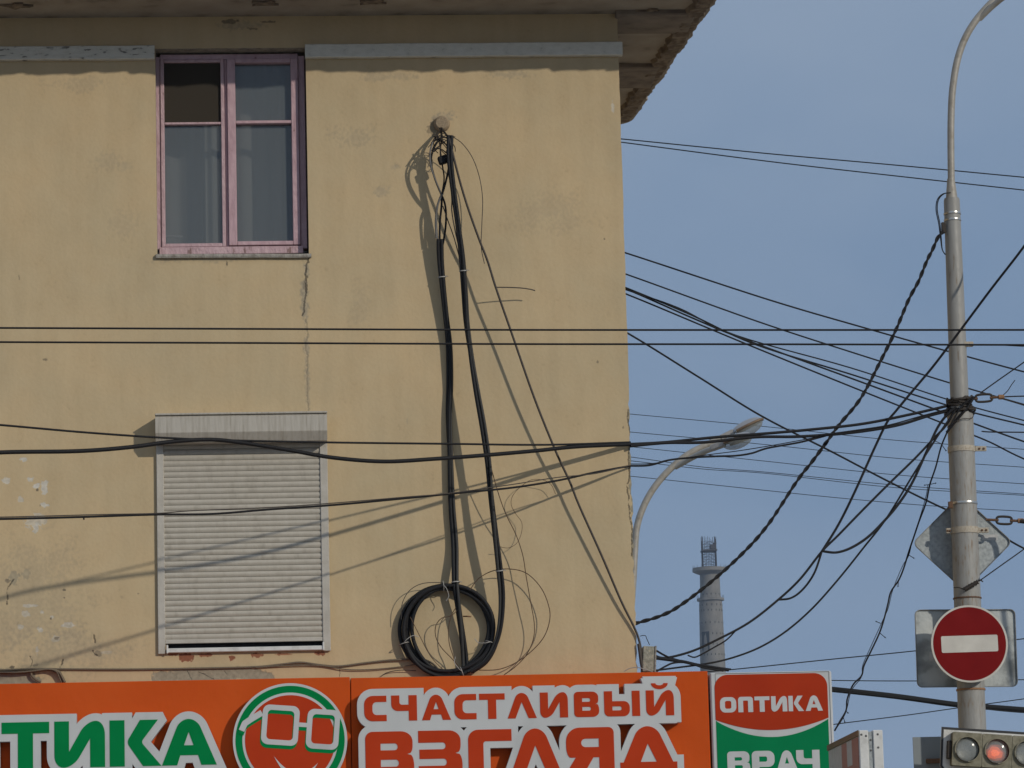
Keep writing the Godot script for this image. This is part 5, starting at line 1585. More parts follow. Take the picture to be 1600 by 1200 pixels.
func build_pole_cables() -> void:
	var g := "cables strung to the lamp pole"
	wire("pole_cable", "upper of two thick cables from the wall corner up to the lamp pole", [Vector3(-0.006, 6.296, 0.034), Vector3(0.31, 6.337, -0.156), Vector3(0.78, 6.418, -0.438), Vector3(1.258, 6.489, -0.725), Vector3(1.747, 6.568, -1.018), Vector3(2.184, 6.649, -1.281), Vector3(2.631, 6.765, -1.549), Vector3(3.087, 6.896, -1.822)], .0125, M.cable_black, g)
	wire("pole_cable", "lower of two thick cables from the wall corner up to the lamp pole", [Vector3(-0.009, 6.277, 0.055), Vector3(0.308, 6.329, -0.135), Vector3(0.658, 6.361, -0.345), Vector3(1.134, 6.443, -0.63), Vector3(1.557, 6.482, -0.884), Vector3(2.052, 6.555, -1.181), Vector3(2.495, 6.654, -1.447), Vector3(2.819, 6.766, -1.641), Vector3(3.08, 6.846, -1.798)], .013, M.cable_black, g)
	wire("pole_cable", "thin cable riding on the lower thick cable near the lamp pole", [Vector3(1.738, 6.505, -0.973), Vector3(2.112, 6.58, -1.197), Vector3(2.428, 6.651, -1.387), Vector3(2.75, 6.757, -1.58), Vector3(3.077, 6.859, -1.776)], .006, M.cable_black, g)
	wire("pole_cable", "slack cable passing under the far twin street lamp to the pole cables", [Vector3(-0.012, 6.113, 0.037), Vector3(0.159, 6.131, -0.066), Vector3(0.334, 6.187, -0.17), Vector3(0.538, 6.224, -0.293), Vector3(0.773, 6.253, -0.434), Vector3(0.951, 6.272, -0.541), Vector3(1.101, 6.305, -0.631), Vector3(1.253, 6.361, -0.722), Vector3(1.558, 6.435, -0.905), Vector3(1.806, 6.511, -1.054)], .0085, M.cable_black, g)
	wire("pole_cable", "thin wire lashed above the slack cable under the far twin street lamp", [Vector3(-0.013, 6.127, 0.048), Vector3(0.188, 6.147, -0.073), Vector3(0.42, 6.203, -0.212), Vector3(0.714, 6.263, -0.388), Vector3(0.951, 6.309, -0.531), Vector3(1.252, 6.376, -0.711), Vector3(1.557, 6.45, -0.894), Vector3(1.805, 6.515, -1.043)], .004, M.cable_black, g)
	# twisted pair
	var tw := thing("twisted_cable", "twisted pair cable sloping from the pole top down to the building", "cable", Vector3.ZERO, g)
	var path := smooth_path([Vector3(3.053, 8.455, -1.75), Vector3(2.999, 8.402, -1.72), Vector3(2.944, 8.293, -1.7), Vector3(2.872, 8.167, -1.65), Vector3(2.779, 7.972, -1.6), Vector3(2.682, 7.807, -1.58), Vector3(2.542, 7.522, -1.5), Vector3(2.396, 7.256, -1.45), Vector3(2.177, 6.887, -1.35), Vector3(1.961, 6.638, -1.3), Vector3(1.846, 6.49, -1.25), Vector3(1.708, 6.316, -1.2), Vector3(1.554, 6.131, -1.15), Vector3(1.274, 5.742, -1.05), Vector3(1.036, 5.49, -1), Vector3(0.739, 5.234, -0.9), Vector3(0.445, 5.02, -0.8), Vector3(0.273, 4.935, -0.75), Vector3(0.103, 4.884, -0.7), Vector3(0.015, 4.859, -0.65)], 10)
	for s in 2:
		var st := newst()
		var q := []
		var run := 0.0
		for i in path.size():
			if i > 0:
				run += (path[i] - path[i - 1]).length()
			var tg: Vector3 = (path[mini(i + 1, path.size() - 1)] - path[maxi(i - 1, 0)]).normalized()
			var sd := tg.cross(Vector3.BACK).normalized()
			var up := sd.cross(tg)
			var a := run / .1 * TAU * .5 + PI * s
			q.append(path[i] + (sd * cos(a) + up * sin(a)) * .0085)
		tube(st, q, .0095, 7)
		obj("strand", st, M.cable_black, tw)
	var sb := thing("cable_anchor", "small dark anchor clamp holding the twisted cable to the pole", "clamp")
	var st3 := newst()
	box(st3, Vector3(-.012, -.05, -.015), Vector3(.025, .05, .015), .005, Transform3D(Basis.IDENTITY, Vector3(3.051, 8.492, -1.76)))
	obj("clamp", st3, M.dark_iron, sb)
	bundle("pole_tail", "two loose wires looping out of the pole top beside the arm", [Vector3(3.122, 8.805, -1.72), Vector3(3.063, 8.794, -1.72), Vector3(3.014, 8.742, -1.72), Vector3(2.998, 8.648, -1.72), Vector3(3.016, 8.519, -1.72), Vector3(3.022, 8.39, -1.72), Vector3(3.028, 8.285, -1.72), Vector3(3.059, 8.242, -1.74)], 2, .005, .008)
	# drop cables between the pole and the junction box
	wire("drop_cable", "thick cable from upper right passing before the pole down to the joint", longer([Vector3(3.983, 8.639, -1), Vector3(3.639, 8.176, -1.1), Vector3(3.357, 7.827, -1.2), Vector3(3.074, 7.466, -1.3), Vector3(2.842, 7.174, -1.35), Vector3(2.633, 6.938, -1.35), Vector3(2.484, 6.769, -1.35), Vector3(2.4, 6.668, -1.35), Vector3(2.289, 6.46, -1.35), Vector3(2.077, 6.043, -1.3), Vector3(1.925, 5.764, -1.3), Vector3(1.762, 5.525, -1.25)], 12, 0), .011, M.cable_black, g)
	wire("drop_cable", "cable running straight from the pole down to the joint left of it", [Vector3(3.065, 6.823, -1.66), Vector3(2.982, 6.684, -1.68), Vector3(2.869, 6.572, -1.65), Vector3(2.68, 6.384, -1.6), Vector3(2.425, 6.151, -1.5), Vector3(2.172, 5.914, -1.4), Vector3(1.922, 5.674, -1.3), Vector3(1.762, 5.525, -1.25), Vector3(1.556, 5.283, -1.2), Vector3(1.347, 5.098, -1.15), Vector3(1.07, 4.893, -1), Vector3(0.776, 4.74, -0.9), Vector3(0.542, 4.636, -0.8), Vector3(0.311, 4.576, -0.7), Vector3(0.203, 4.59, -0.6)], .0105, M.cable_black, g)
	wire("drop_cable", "heavy slack cable looping from the pole back up to the joint", [Vector3(3.078, 6.846, -1.66), Vector3(2.983, 6.767, -1.66), Vector3(2.897, 6.653, -1.66), Vector3(2.786, 6.445, -1.6), Vector3(2.633, 6.155, -1.55), Vector3(2.485, 5.951, -1.5), Vector3(2.333, 5.789, -1.45), Vector3(2.19, 5.66, -1.4), Vector3(2.037, 5.567, -1.35), Vector3(1.904, 5.523, -1.3), Vector3(1.796, 5.525, -1.25), Vector3(1.763, 5.536, -1.25)], .0115, M.cable_black, g)
	wire("drop_cable", "long sagging cable from the pole to behind the sign top", [Vector3(3.077, 6.823, -1.66), Vector3(2.955, 6.664, -1.66), Vector3(2.809, 6.462, -1.6), Vector3(2.635, 6.212, -1.55), Vector3(2.384, 5.84, -1.5), Vector3(2.167, 5.583, -1.45), Vector3(1.922, 5.3, -1.4), Vector3(1.672, 5.042, -1.3), Vector3(1.427, 4.841, -1.2), Vector3(1.186, 4.697, -1.1), Vector3(0.949, 4.604, -1), Vector3(0.715, 4.544, -0.9), Vector3(0.417, 4.493, -0.7), Vector3(0.188, 4.46, -0.6)], .0085, M.cable_black, g)
	wire("drop_cable", "short drooping loop below the joint of the drop cables", [Vector3(1.761, 5.524, -1.24), Vector3(1.692, 5.353, -1.2), Vector3(1.621, 5.243, -1.2), Vector3(1.537, 5.159, -1.18), Vector3(1.454, 5.113, -1.16), Vector3(1.363, 5.103, -1.15)], .0095, M.cable_black, g)
	wire("drop_cable", "small sagging loop before the far tower above the sign", [Vector3(0.954, 4.827, -0.98), Vector3(0.865, 4.743, -0.95), Vector3(0.747, 4.675, -0.9), Vector3(0.64, 4.617, -0.85), Vector3(0.57, 4.588, -0.82), Vector3(0.513, 4.604, -0.8)], .0065, M.cable_black, g)
	wire("drop_cable", "thin cable branching low beside the junction box", [Vector3(0.215, 4.618, -0.5), Vector3(0.327, 4.571, -0.6), Vector3(0.473, 4.54, -0.7), Vector3(0.647, 4.514, -0.8), Vector3(0.888, 4.486, -0.9)], .009, M.cable_black, g)
	wire("drop_cable", "heavy cable run from the junction box behind the light box", [Vector3(0.17, 4.54, -0.3), Vector3(0.304, 4.531, -0.4), Vector3(0.439, 4.522, -0.5), Vector3(0.569, 4.502, -0.6), Vector3(0.716, 4.487, -0.7), Vector3(0.853, 4.472, -0.8)], .0135, M.cable_black, g)
	wire("drop_cable", "short cable arching between the sign top and the heavy cable", [Vector3(0.188, 4.427, -0.3), Vector3(0.27, 4.473, -0.35), Vector3(0.341, 4.503, -0.4), Vector3(0.439, 4.516, -0.5), Vector3(0.536, 4.498, -0.55), Vector3(0.633, 4.473, -0.6), Vector3(0.797, 4.458, -0.7)], .008, M.cable_black, g)
	wire("antenna_wire", "bent stiff thin wire above the junction box", [Vector3(0.037, 4.704, -0.1), Vector3(0.08, 4.708, -0.1), Vector3(0.095, 4.676, -0.1), Vector3(0.115, 4.628, -0.1)], .003, M.cable_black)
	# wire with spikes
	var t := thing("barbed_wire_cable", "thin cable with short wire spikes hanging left of the road signs", "cable", Vector3.ZERO, g)
	st3 = newst()
	var bp := [Vector3(3.227, 6.932, -1.64), Vector3(3.12, 6.842, -1.64), Vector3(3.015, 6.677, -1.64), Vector3(2.968, 6.583, -1.66), Vector3(2.927, 6.484, -1.68), Vector3(2.878, 6.316, -1.7), Vector3(2.828, 6.169, -1.75), Vector3(2.796, 6.017, -1.8), Vector3(2.743, 5.859, -1.9), Vector3(2.722, 5.77, -2), Vector3(2.667, 5.611, -2.05), Vector3(2.614, 5.462, -2.05), Vector3(2.563, 5.354, -2.05), Vector3(2.481, 5.247, -2), Vector3(2.448, 5.134, -2), Vector3(2.384, 4.97, -1.9), Vector3(2.339, 4.858, -1.9), Vector3(2.255, 4.719, -1.8), Vector3(2.181, 4.58, -1.8), Vector3(2.138, 4.481, -1.7), Vector3(2.061, 4.404, -1.7), Vector3(1.989, 4.274, -1.6), Vector3(1.974, 4.174, -1.6), Vector3(1.904, 4.078, -1.5), Vector3(1.85, 3.99, -1.5)]
	tube(st3, smooth_path(bp, 6), .0075, 7)
	obj("cable", st3, M.cable_black, t)
	st3 = newst()
	tube(st3, smooth_path([Vector3(2.809, 6.168, -1.74), Vector3(2.795, 6.071, -1.78), Vector3(2.754, 5.908, -1.88), Vector3(2.703, 5.73, -2), Vector3(2.665, 5.576, -2.05), Vector3(2.603, 5.48, -2.05), Vector3(2.499, 5.264, -2), Vector3(2.452, 5.105, -2), Vector3(2.385, 4.993, -1.9), Vector3(2.244, 4.736, -1.8), Vector3(2.169, 4.58, -1.8), Vector3(2.137, 4.47, -1.7), Vector3(2.026, 4.34, -1.6), Vector3(1.967, 4.146, -1.6), Vector3(1.85, 3.99, -1.5)], 5), .0035, 6)
	obj("lashing_wire", st3, M.cable_black, t)
	var spikes := [Vector3(2.925, 6.521, -1.66), Vector3(2.868, 6.538, -1.62), Vector3(2.931, 6.515, -1.66), Vector3(2.965, 6.454, -1.64), Vector3(2.827, 6.168, -1.74), Vector3(2.773, 6.157, -1.7), Vector3(2.827, 6.168, -1.74), Vector3(2.871, 6.173, -1.7), Vector3(2.652, 5.587, -2.04), Vector3(2.697, 5.544, -1.98), Vector3(2.561, 5.348, -2.04), Vector3(2.547, 5.297, -2), Vector3(2.361, 4.959, -1.9), Vector3(2.315, 4.973, -1.86), Vector3(2.351, 4.874, -1.9), Vector3(2.389, 4.83, -1.86), Vector3(1.968, 4.174, -1.6), Vector3(1.984, 4.148, -1.56), Vector3(1.936, 4.12, -1.55), Vector3(1.943, 4.066, -1.5)]
	for i in range(0, spikes.size(), 2):
		st3 = newst()
		tube(st3, [spikes[i], spikes[i + 1]], .0035, 5)
		lathe(st3, [Vector2(0, .008), Vector2(.008, 0), Vector2(0, -.008)], Transform3D(Basis.IDENTITY, spikes[i + 1]), 7)
		obj("spike", st3, M.cable_black, t)
	# wrapping of cables round the step of the pole
	var wr := thing("cable_wrap", "tangle of dark cable wound round the step of the lamp pole", "cable", Vector3.ZERO)
	for k in 9:
		st3 = newst()
		var pts := []
		var yk := 6.80 + k * .0175
		var rk := .103 + .012 * sin(k * 1.9) + (.02 if yk < 6.86 else 0.0)
		for i in 41:
			var a := TAU * i / 40
			pts.append(Vector3(pole_x(6.8) + cos(a) * rk, yk + sin(a + k * 1.1) * .018 + (.014 if i % 7 == k % 7 else 0.0), -1.8 + sin(a) * rk))
		tube(st3, smooth_path(pts, 2), .007 + .003 * (k % 3), 7)
		obj("turn", st3, M.dark_iron if k % 3 else M.cable_black, wr)
	wire("wrap_tail", "dark cable slanting across the pole front below the wound tangle", [Vector3(3.247, 6.939, -1.68), Vector3(3.183, 6.846, -1.67), Vector3(3.123, 6.778, -1.67), Vector3(3.052, 6.7, -1.68), Vector3(2.989, 6.624, -1.7)], .012, M.cable_black)
	wire("tie_wire", "thin wire looped across the pole front under the wound tangle", [Vector3(2.991, 6.665, -1.67), Vector3(3.049, 6.708, -1.66), Vector3(3.136, 6.741, -1.66), Vector3(3.209, 6.744, -1.68), Vector3(3.237, 6.769, -1.7)], .0035, M.dark_iron)

func build_sky_wires() -> void:
	# trolley wires over the street
	for q in [[[Vector3(-5.448, 5.861, 8), Vector3(-4.672, 5.847, 8), Vector3(-3.109, 5.82, 8), Vector3(-1.532, 5.793, 8), Vector3(0.059, 5.771, 8), Vector3(1.666, 5.75, 8), Vector3(2.474, 5.739, 8)], "upper of the two level trolley wires across the whole view"], [[Vector3(-5.447, 5.775, 8), Vector3(-4.672, 5.759, 8), Vector3(-3.11, 5.732, 8), Vector3(-1.534, 5.704, 8), Vector3(0.056, 5.681, 8), Vector3(1.661, 5.655, 8), Vector3(2.469, 5.642, 8)], "lower of the two level trolley wires across the whole view"]]:
		wire("trolley_wire", q[1], longer(q[0], 25, 25), .0062, M.wire_grey, "level trolley wires", "wire")
	var g := "overhead wires behind the lamp pole"
	for q in [
		[[Vector3(1.412, 13.779, -20), Vector3(2.04, 13.718, -20), Vector3(4.11, 13.485, -20), Vector3(5.917, 13.3, -20), Vector3(7.731, 13.106, -20), Vector3(8.64, 13.013, -20)], .0085, "upper of the two highest thin wires crossing the sky"],
		[[Vector3(1.411, 13.761, -20), Vector3(2.039, 13.671, -20), Vector3(4.106, 13.374, -20), Vector3(5.911, 13.144, -20), Vector3(7.722, 12.921, -20), Vector3(8.629, 12.81, -20)], .0085, "lower of the two highest thin wires crossing the sky"],
		[[Vector3(0.125, 9.336, -6), Vector3(0.619, 9.179, -6), Vector3(2.049, 8.681, -6), Vector3(3.013, 8.379, -6), Vector3(3.837, 8.131, -6), Vector3(4.623, 7.904, -6), Vector3(5.268, 7.731, -6)], .0085, "topmost wire fanning right from behind the building at mid height"],
		[[Vector3(0.119, 9.132, -6), Vector3(0.612, 8.962, -6), Vector3(1.911, 8.466, -6), Vector3(2.873, 8.131, -6), Vector3(3.835, 7.81, -6), Vector3(4.606, 7.57, -6), Vector3(5.25, 7.377, -6)], .008, "second wire of the fan from behind the building"],
		[[Vector3(0.116, 9.02, -6), Vector3(0.621, 8.817, -6), Vector3(1.265, 8.533, -6), Vector3(1.902, 8.223, -6), Vector3(2.863, 7.903, -6), Vector3(3.888, 7.554, -6), Vector3(4.596, 7.361, -6), Vector3(5.24, 7.195, -6)], .0085, "third wire of the fan, crossing the fourth one"],
		[[Vector3(0.115, 8.981, -6), Vector3(0.62, 8.797, -6), Vector3(1.138, 8.607, -6), Vector3(1.711, 8.318, -6), Vector3(2.866, 7.968, -6), Vector3(3.891, 7.613, -6), Vector3(4.598, 7.407, -6), Vector3(5.242, 7.234, -6)], .007, "fourth wire of the fan, crossing the third one"],
		[[Vector3(0.115, 8.994, -6), Vector3(0.62, 8.804, -6), Vector3(1.264, 8.507, -6), Vector3(1.775, 8.284, -6), Vector3(2.861, 7.863, -6), Vector3(3.884, 7.463, -6), Vector3(4.588, 7.192, -6), Vector3(5.229, 6.973, -6)], .009, "fifth and thickest wire of the fan behind the pole"],
		[[Vector3(0.114, 8.941, -6), Vector3(0.625, 8.751, -6), Vector3(1.773, 8.245, -6), Vector3(2.858, 7.778, -6), Vector3(3.879, 7.346, -6), Vector3(4.23, 7.197, -6), Vector3(4.579, 7.016, -6), Vector3(5.217, 6.746, -6)], .0085, "lowest wire of the fan from behind the building"],
		[[Vector3(0.459, 9.412, -10), Vector3(1.057, 9.077, -10), Vector3(1.794, 8.596, -10), Vector3(2.494, 8.138, -10), Vector3(3.267, 7.723, -10), Vector3(3.829, 7.412, -10), Vector3(4.426, 7.1, -10), Vector3(4.988, 6.833, -10), Vector3(5.373, 6.604, -10), Vector3(6.075, 6.248, -10)], .011, "wire dropping steeply from the building edge behind the diamond sign"],
		[[Vector3(2.23, 4.566, -4), Vector3(2.832, 4.488, -4), Vector3(3.404, 4.399, -4), Vector3(3.797, 4.361, -4), Vector3(4.281, 4.315, -4)], .026, "heavy cable passing low behind the pole over the traffic light"],
		[[Vector3(2.222, 4.55, -3.95), Vector3(2.943, 4.458, -3.95), Vector3(3.545, 4.368, -3.95), Vector3(3.846, 4.326, -3.95), Vector3(4.27, 4.287, -3.95)], .006, "thin wire hung under the heavy cable behind the pole"],
		[[Vector3(3.734, 7.105, -30), Vector3(4.634, 7.161, -30), Vector3(6.282, 7.298, -30), Vector3(7.67, 7.409, -30), Vector3(9.493, 7.575, -30), Vector3(10.57, 7.672, -30)], .009, "thin wire rising slightly right behind the square sign back"],
		[[Vector3(5.21, 7.003, -30), Vector3(6.268, 6.95, -30), Vector3(7.648, 6.913, -30), Vector3(9.46, 6.898, -30), Vector3(10.528, 6.877, -30)], .008, "thin level wire low behind the square sign back"],
		[[Vector3(5.601, 6.155, -30), Vector3(6.504, 6.252, -30), Vector3(7.517, 6.357, -30), Vector3(8.265, 6.447, -30), Vector3(9.444, 6.582, -30), Vector3(10.52, 6.708, -30)], .008, "thin wire rising right just above the traffic light"],
	]:
		wire("overhead_wire", q[2], longer(q[0], 6.0 if q[0][0].z < -9.0 else 0.0, 25.0 if q[0][0].z < -9.0 else 14.0), q[1], M.wire_far, g, "wire")
	var fars := [
		[[Vector3(7.426, 21.387, -90), Vector3(9.224, 21.189, -90), Vector3(13.784, 20.691, -90), Vector3(18.039, 20.176, -90), Vector3(22.315, 19.809, -90), Vector3(24.46, 19.625, -90)], "first from top of the faint far wires beside the corner"],
		[[Vector3(7.409, 20.788, -90), Vector3(9.205, 20.589, -90), Vector3(13.761, 20.091, -90), Vector3(18.012, 19.575, -90), Vector3(22.285, 19.207, -90), Vector3(24.428, 19.023, -90)], "second from top of the faint far wires beside the corner"],
		[[Vector3(7.395, 20.297, -90), Vector3(9.19, 20.098, -90), Vector3(13.74, 19.535, -90), Vector3(17.988, 19.019, -90), Vector3(22.258, 18.65, -90), Vector3(24.399, 18.465, -90)], "third from top of the faint far wires beside the corner"],
		[[Vector3(7.386, 19.977, -90), Vector3(9.179, 19.757, -90), Vector3(11.607, 19.377, -90), Vector3(13.727, 19.172, -90), Vector3(17.973, 18.676, -90), Vector3(22.241, 18.307, -90), Vector3(24.38, 18.101, -90)], "fourth from top of the faint far wires beside the corner"],
		[[Vector3(7.381, 19.827, -90), Vector3(9.175, 19.629, -90), Vector3(11.605, 19.313, -90), Vector3(13.725, 19.13, -90), Vector3(17.97, 18.591, -90), Vector3(22.239, 18.265, -90), Vector3(24.377, 18.058, -90)], "fifth from top of the faint far wires beside the corner"],
		[[Vector3(7.367, 19.316, -90), Vector3(9.159, 19.117, -90), Vector3(11.588, 18.822, -90), Vector3(15.823, 18.306, -90), Vector3(19.011, 17.976, -90), Vector3(22.212, 17.73, -90), Vector3(24.351, 17.545, -90)], "lowest of the faint far wires beside the corner"],
	]
	for q in fars:
		wire("far_wire", q[1], longer(q[0], 30, 60), .011, M.wire_far, "faint far wires", "wire")
	# span wires to the right of the pole
	var s := "guy wires right of the lamp pole"
	for q in [
		[[Vector3(3.504, 6.938, -1.7), Vector3(3.678, 6.925, -1.6), Vector3(4.162, 6.861, -1.2)], .006, "level guy wire leaving the upper turnbuckle"],
		[[Vector3(3.486, 6.927, -1.7), Vector3(3.674, 6.844, -1.6), Vector3(4.148, 6.595, -1.2)], .006, "guy wire dropping right from the upper turnbuckle"],
		[[Vector3(3.31, 6.976, -1.7), Vector3(3.456, 7.072, -1.6), Vector3(3.651, 7.195, -1.4), Vector3(4.152, 7.514, -1)], .006, "guy wire rising right from behind the upper turnbuckle"],
		[[Vector3(3.516, 6.956, -1.7), Vector3(3.554, 6.992, -1.68), Vector3(3.581, 7.034, -1.66), Vector3(3.614, 7.077, -1.64)], .004, "short cut wire end sticking up from the upper turnbuckle"],
		[[Vector3(3.317, 6.64, -1.76), Vector3(3.396, 6.623, -1.7), Vector3(3.641, 6.585, -1.5), Vector3(4.144, 6.521, -1.2)], .006, "guy wire held by the painted clamp under the tangle"],
		[[Vector3(3.61, 5.823, -1.7), Vector3(3.737, 5.791, -1.6), Vector3(4.1, 5.686, -1.2)], .02, "thick strained end right of the lower turnbuckle"],
		[[Vector3(3.215, 7.422, -1.76), Vector3(3.319, 7.415, -1.7), Vector3(3.471, 7.389, -1.6), Vector3(3.679, 7.356, -1.5)], .005, "short guy wire on the small clamp of the upper tube"],
		[[Vector3(3.207, 5.289, -1.64), Vector3(3.384, 5.41, -1.5), Vector3(3.569, 5.535, -1.4), Vector3(3.994, 5.828, -1.2)], .0055, "guy wire rising right from the strain insulator"],
	]:
		wire("guy_wire", q[2], longer(q[0], 0, 0.0 if q[2].begins_with("short") else 12.0), q[1], M.dark_iron, s, "wire")
	var cl := thing("wire_clamp", "small painted clamp on the right of the upper pole tube", "clamp")
	var st := newst()
	box(st, Vector3(-.06, -.022, -.02), Vector3(.05, .022, .02), .005, Transform3D(Basis.IDENTITY, Vector3(3.227, 7.428, -1.76)))
	obj("clamp", st, M.clamp_paint, cl)

# ------------------------------------------------------------------ materials
func film(m: StandardMaterial3D) -> StandardMaterial3D:
	# weathered vinyl film: hardly any gloss
	m.metallic_specular = .12
	return m

func build_materials() -> void:
	M.wall = wall_material()
	M.stucco = noisy([[0, .45, .34, .21], [.5, .52, .4, .245], [1, .57, .44, .28]], .01, Vector3(.5, .5, .5), .93, .5)
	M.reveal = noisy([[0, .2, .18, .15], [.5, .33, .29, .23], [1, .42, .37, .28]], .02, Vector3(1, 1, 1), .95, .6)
	M.room = mat(.12, .1, .08, .95)
	M.trim = noisy([[0, .3, .29, .25], [.2, .6, .58, .51], [.6, .66, .64, .565], [1, .69, .67, .6]], .012, Vector3(1.2, 2.0, 1.2), .8, .4, 0, 3)
	M.trim_old = noisy([[0, .14, .13, .11], [.2, .24, .23, .2], [.26, .57, .55, .48], [.7, .63, .61, .54], [1, .66, .64, .57]], .014, Vector3(.9, 3.0, 1.0), .85, .6, 0, 5)
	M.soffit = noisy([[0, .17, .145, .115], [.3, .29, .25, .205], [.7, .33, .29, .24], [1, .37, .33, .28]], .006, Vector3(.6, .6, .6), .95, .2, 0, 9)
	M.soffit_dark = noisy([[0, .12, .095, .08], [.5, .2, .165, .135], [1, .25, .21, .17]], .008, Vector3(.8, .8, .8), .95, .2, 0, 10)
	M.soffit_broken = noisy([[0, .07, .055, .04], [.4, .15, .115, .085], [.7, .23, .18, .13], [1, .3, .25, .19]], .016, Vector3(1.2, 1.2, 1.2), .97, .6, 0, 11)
	M.roof = noisy([[0, .1, .05, .04], [1, .16, .08, .06]], .01, Vector3(.5, .5, .5), .6, .2, .2, 12)
	M.pink = noisy([[0, .2, .11, .11], [.1, .42, .27, .30], [.5, .48, .32, .355], [1, .53, .37, .40]], .018, Vector3(1.0, .4, 1.0), .55, .3, 0, 21)
	M.pink_worn = noisy([[0, .12, .07, .06], [.14, .26, .16, .16], [.22, .44, .3, .325], [.6, .5, .345, .375], [1, .56, .41, .42]], .018, Vector3(1.2, .5, 1.2), .6, .4, 0, 22)
	M.sill = noisy([[0, .16, .14, .12], [.5, .3, .28, .25], [1, .4, .38, .34]], .02, Vector3(1.5, 1.5, 1.5), .9, .6, 0, 23)
	var gl := mat(.16, .18, .19, .06)
	gl.transparency = BaseMaterial3D.TRANSPARENCY_ALPHA
	gl.albedo_color.a = .42
	M.glass = gl
	M.screen = noisy([[0, .028, .022, .015], [1, .045, .036, .025]], .05, Vector3(3, 3, 3), .95)
	M.curtain = noisy([[0, .4, .41, .4], [.5, .46, .47, .455], [1, .5, .51, .49]], .006, Vector3(1.2, .3, 1.2), .95, 0, 0, 25)
	M.paper = mat(.7, .7, .68, .7)
	M.shutter = noisy([[0, .4, .37, .32], [.5, .46, .43, .38], [1, .5, .47, .42]], .01, Vector3(.8, .8, .8), .5, .1, 0, 31)
	M.slats = []
	for i in 3:
		M.slats.append(noisy([[0, .33 + .012 * i, .3 + .01 * i, .25 + .01 * i], [.35, .43, .395, .335], [1, .475, .44, .38]], .014, Vector3(1.3, .22, 1.3), .5, .1, 0, 32 + i))
	M.shutter_box = noisy([[0, .2, .17, .13], [.3, .37, .34, .29], [.6, .43, .4, .35], [1, .46, .43, .38]], .03, Vector3(1.6, .12, 1.6), .5, .1, 0, 36)
	M.dark_frame = mat(.02, .02, .035, .3)
	M.white_metal = noisy([[0, .45, .45, .43], [.4, .62, .62, .6], [1, .7, .7, .69]], .01, Vector3(1, 1, 1), .45, .1, 0, 38)
	M.white_board = noisy([[0, .42, .435, .44], [.4, .49, .505, .515], [1, .53, .545, .555]], .008, Vector3(.6, .35, .6), .5, 0, 0, 40)
	M.orange = film(noisy([[0, .50, .075, .013], [.5, .55, .085, .015], [1, .58, .095, .018]], .006, Vector3(.35, .25, .35), .55, .05, 0, 41))
	M.green = film(noisy([[0, .0015, .185, .05], [1, .002, .21, .06]], .008, Vector3(.5, .5, .5), .55, 0, 0, 42))
	M.red = film(noisy([[0, .42, .042, .012], [1, .47, .05, .015]], .008, Vector3(.5, .5, .5), .55, 0, 0, 43))
	M.red_film = film(noisy([[0, .36, .036, .012], [1, .41, .042, .014]], .006, Vector3(.5, .5, .5), .5, 0, 0, 44))
	M.green_film = film(noisy([[0, .003, .18, .066], [1, .004, .205, .075]], .006, Vector3(.5, .5, .5), .5, 0, 0, 45))
	M.pale = noisy([[0, .4, .4, .4], [1, .5, .5, .5]], .02, Vector3(1, 1, 1), .5)
	M.rose = mat(.36, .15, .13, .5)
	M.bronze = noisy([[0, .12, .08, .05], [1, .26, .19, .13]], .03, Vector3(2, 2, 2), .55, .2, .4, 47)
	M.pole = noisy([[0, .12, .07, .045], [.12, .2, .165, .13], [.2, .255, .25, .235], [.6, .28, .278, .268], [1, .3, .3, .29]], .022, Vector3(1.3, .22, 1.3), .5, .1, 0, 51)
	M.pole_low = noisy([[0, .1, .055, .03], [.16, .19, .125, .08], [.25, .25, .225, .19], [.32, .265, .26, .245], [.6, .285, .283, .272], [1, .31, .31, .3]], .03, Vector3(2.2, .3, 2.2), .55, .15, 0, 59)
	M.arm = noisy([[0, .2, .17, .13], [.4, .31, .29, .255], [1, .38, .36, .33]], .015, Vector3(1, 1, 1), .5, .1, .1, 52)
	M.arm_pale = noisy([[0, .36, .34, .3], [1, .46, .44, .4]], .015, Vector3(1, 1, 1), .5, .1, 0, 53)
	M.clamp_paint = noisy([[0, .2, .12, .07], [.3, .38, .33, .26], [1, .46, .43, .37]], .04, Vector3(2, 2, 2), .6, .3, 0, 54)
	M.bright_steel = mat(.62, .6, .56, .28, .9)
	M.rusty = noisy([[0, .06, .04, .03], [.5, .13, .07, .04], [1, .24, .14, .08]], .05, Vector3(3, 3, 3), .85, .8, .1, 56)
	M.rust_band = noisy([[0, .2, .1, .05], [1, .36, .2, .1]], .05, Vector3(3, 3, 3), .8, .6, 0, 57)
	M.dark_iron = noisy([[0, .025, .022, .02], [1, .07, .055, .045]], .05, Vector3(3, 3, 3), .7, .4, .3, 58)
	M.galv = noisy([[0, .24, .26, .27], [.5, .33, .36, .37], [1, .42, .45, .455]], .035, Vector3(1.2, 1.2, 1.2), .5, .1, .25, 61)
	M.galv_dirty = noisy([[0, .16, .17, .17], [.4, .28, .3, .3], [.55, .42, .45, .45], [1, .5, .53, .53]], .006, Vector3(.8, .8, .8), .55, .1, .15, 62)
	M.galv_rim = noisy([[0, .14, .14, .14], [1, .28, .29, .29]], .02, Vector3(1, 1, 1), .55, .1, .3, 63)
	M.sign_white = noisy([[0, .48, .46, .42], [1, .6, .58, .53]], .01, Vector3(1, 1, 1), .45, 0, 0, 64)
	M.sign_red = film(noisy([[0, .165, .01, .011], [1, .2, .013, .014]], .008, Vector3(.8, .8, .8), .5, 0, 0, 65))
	M.black = mat(.02, .02, .022, .5)
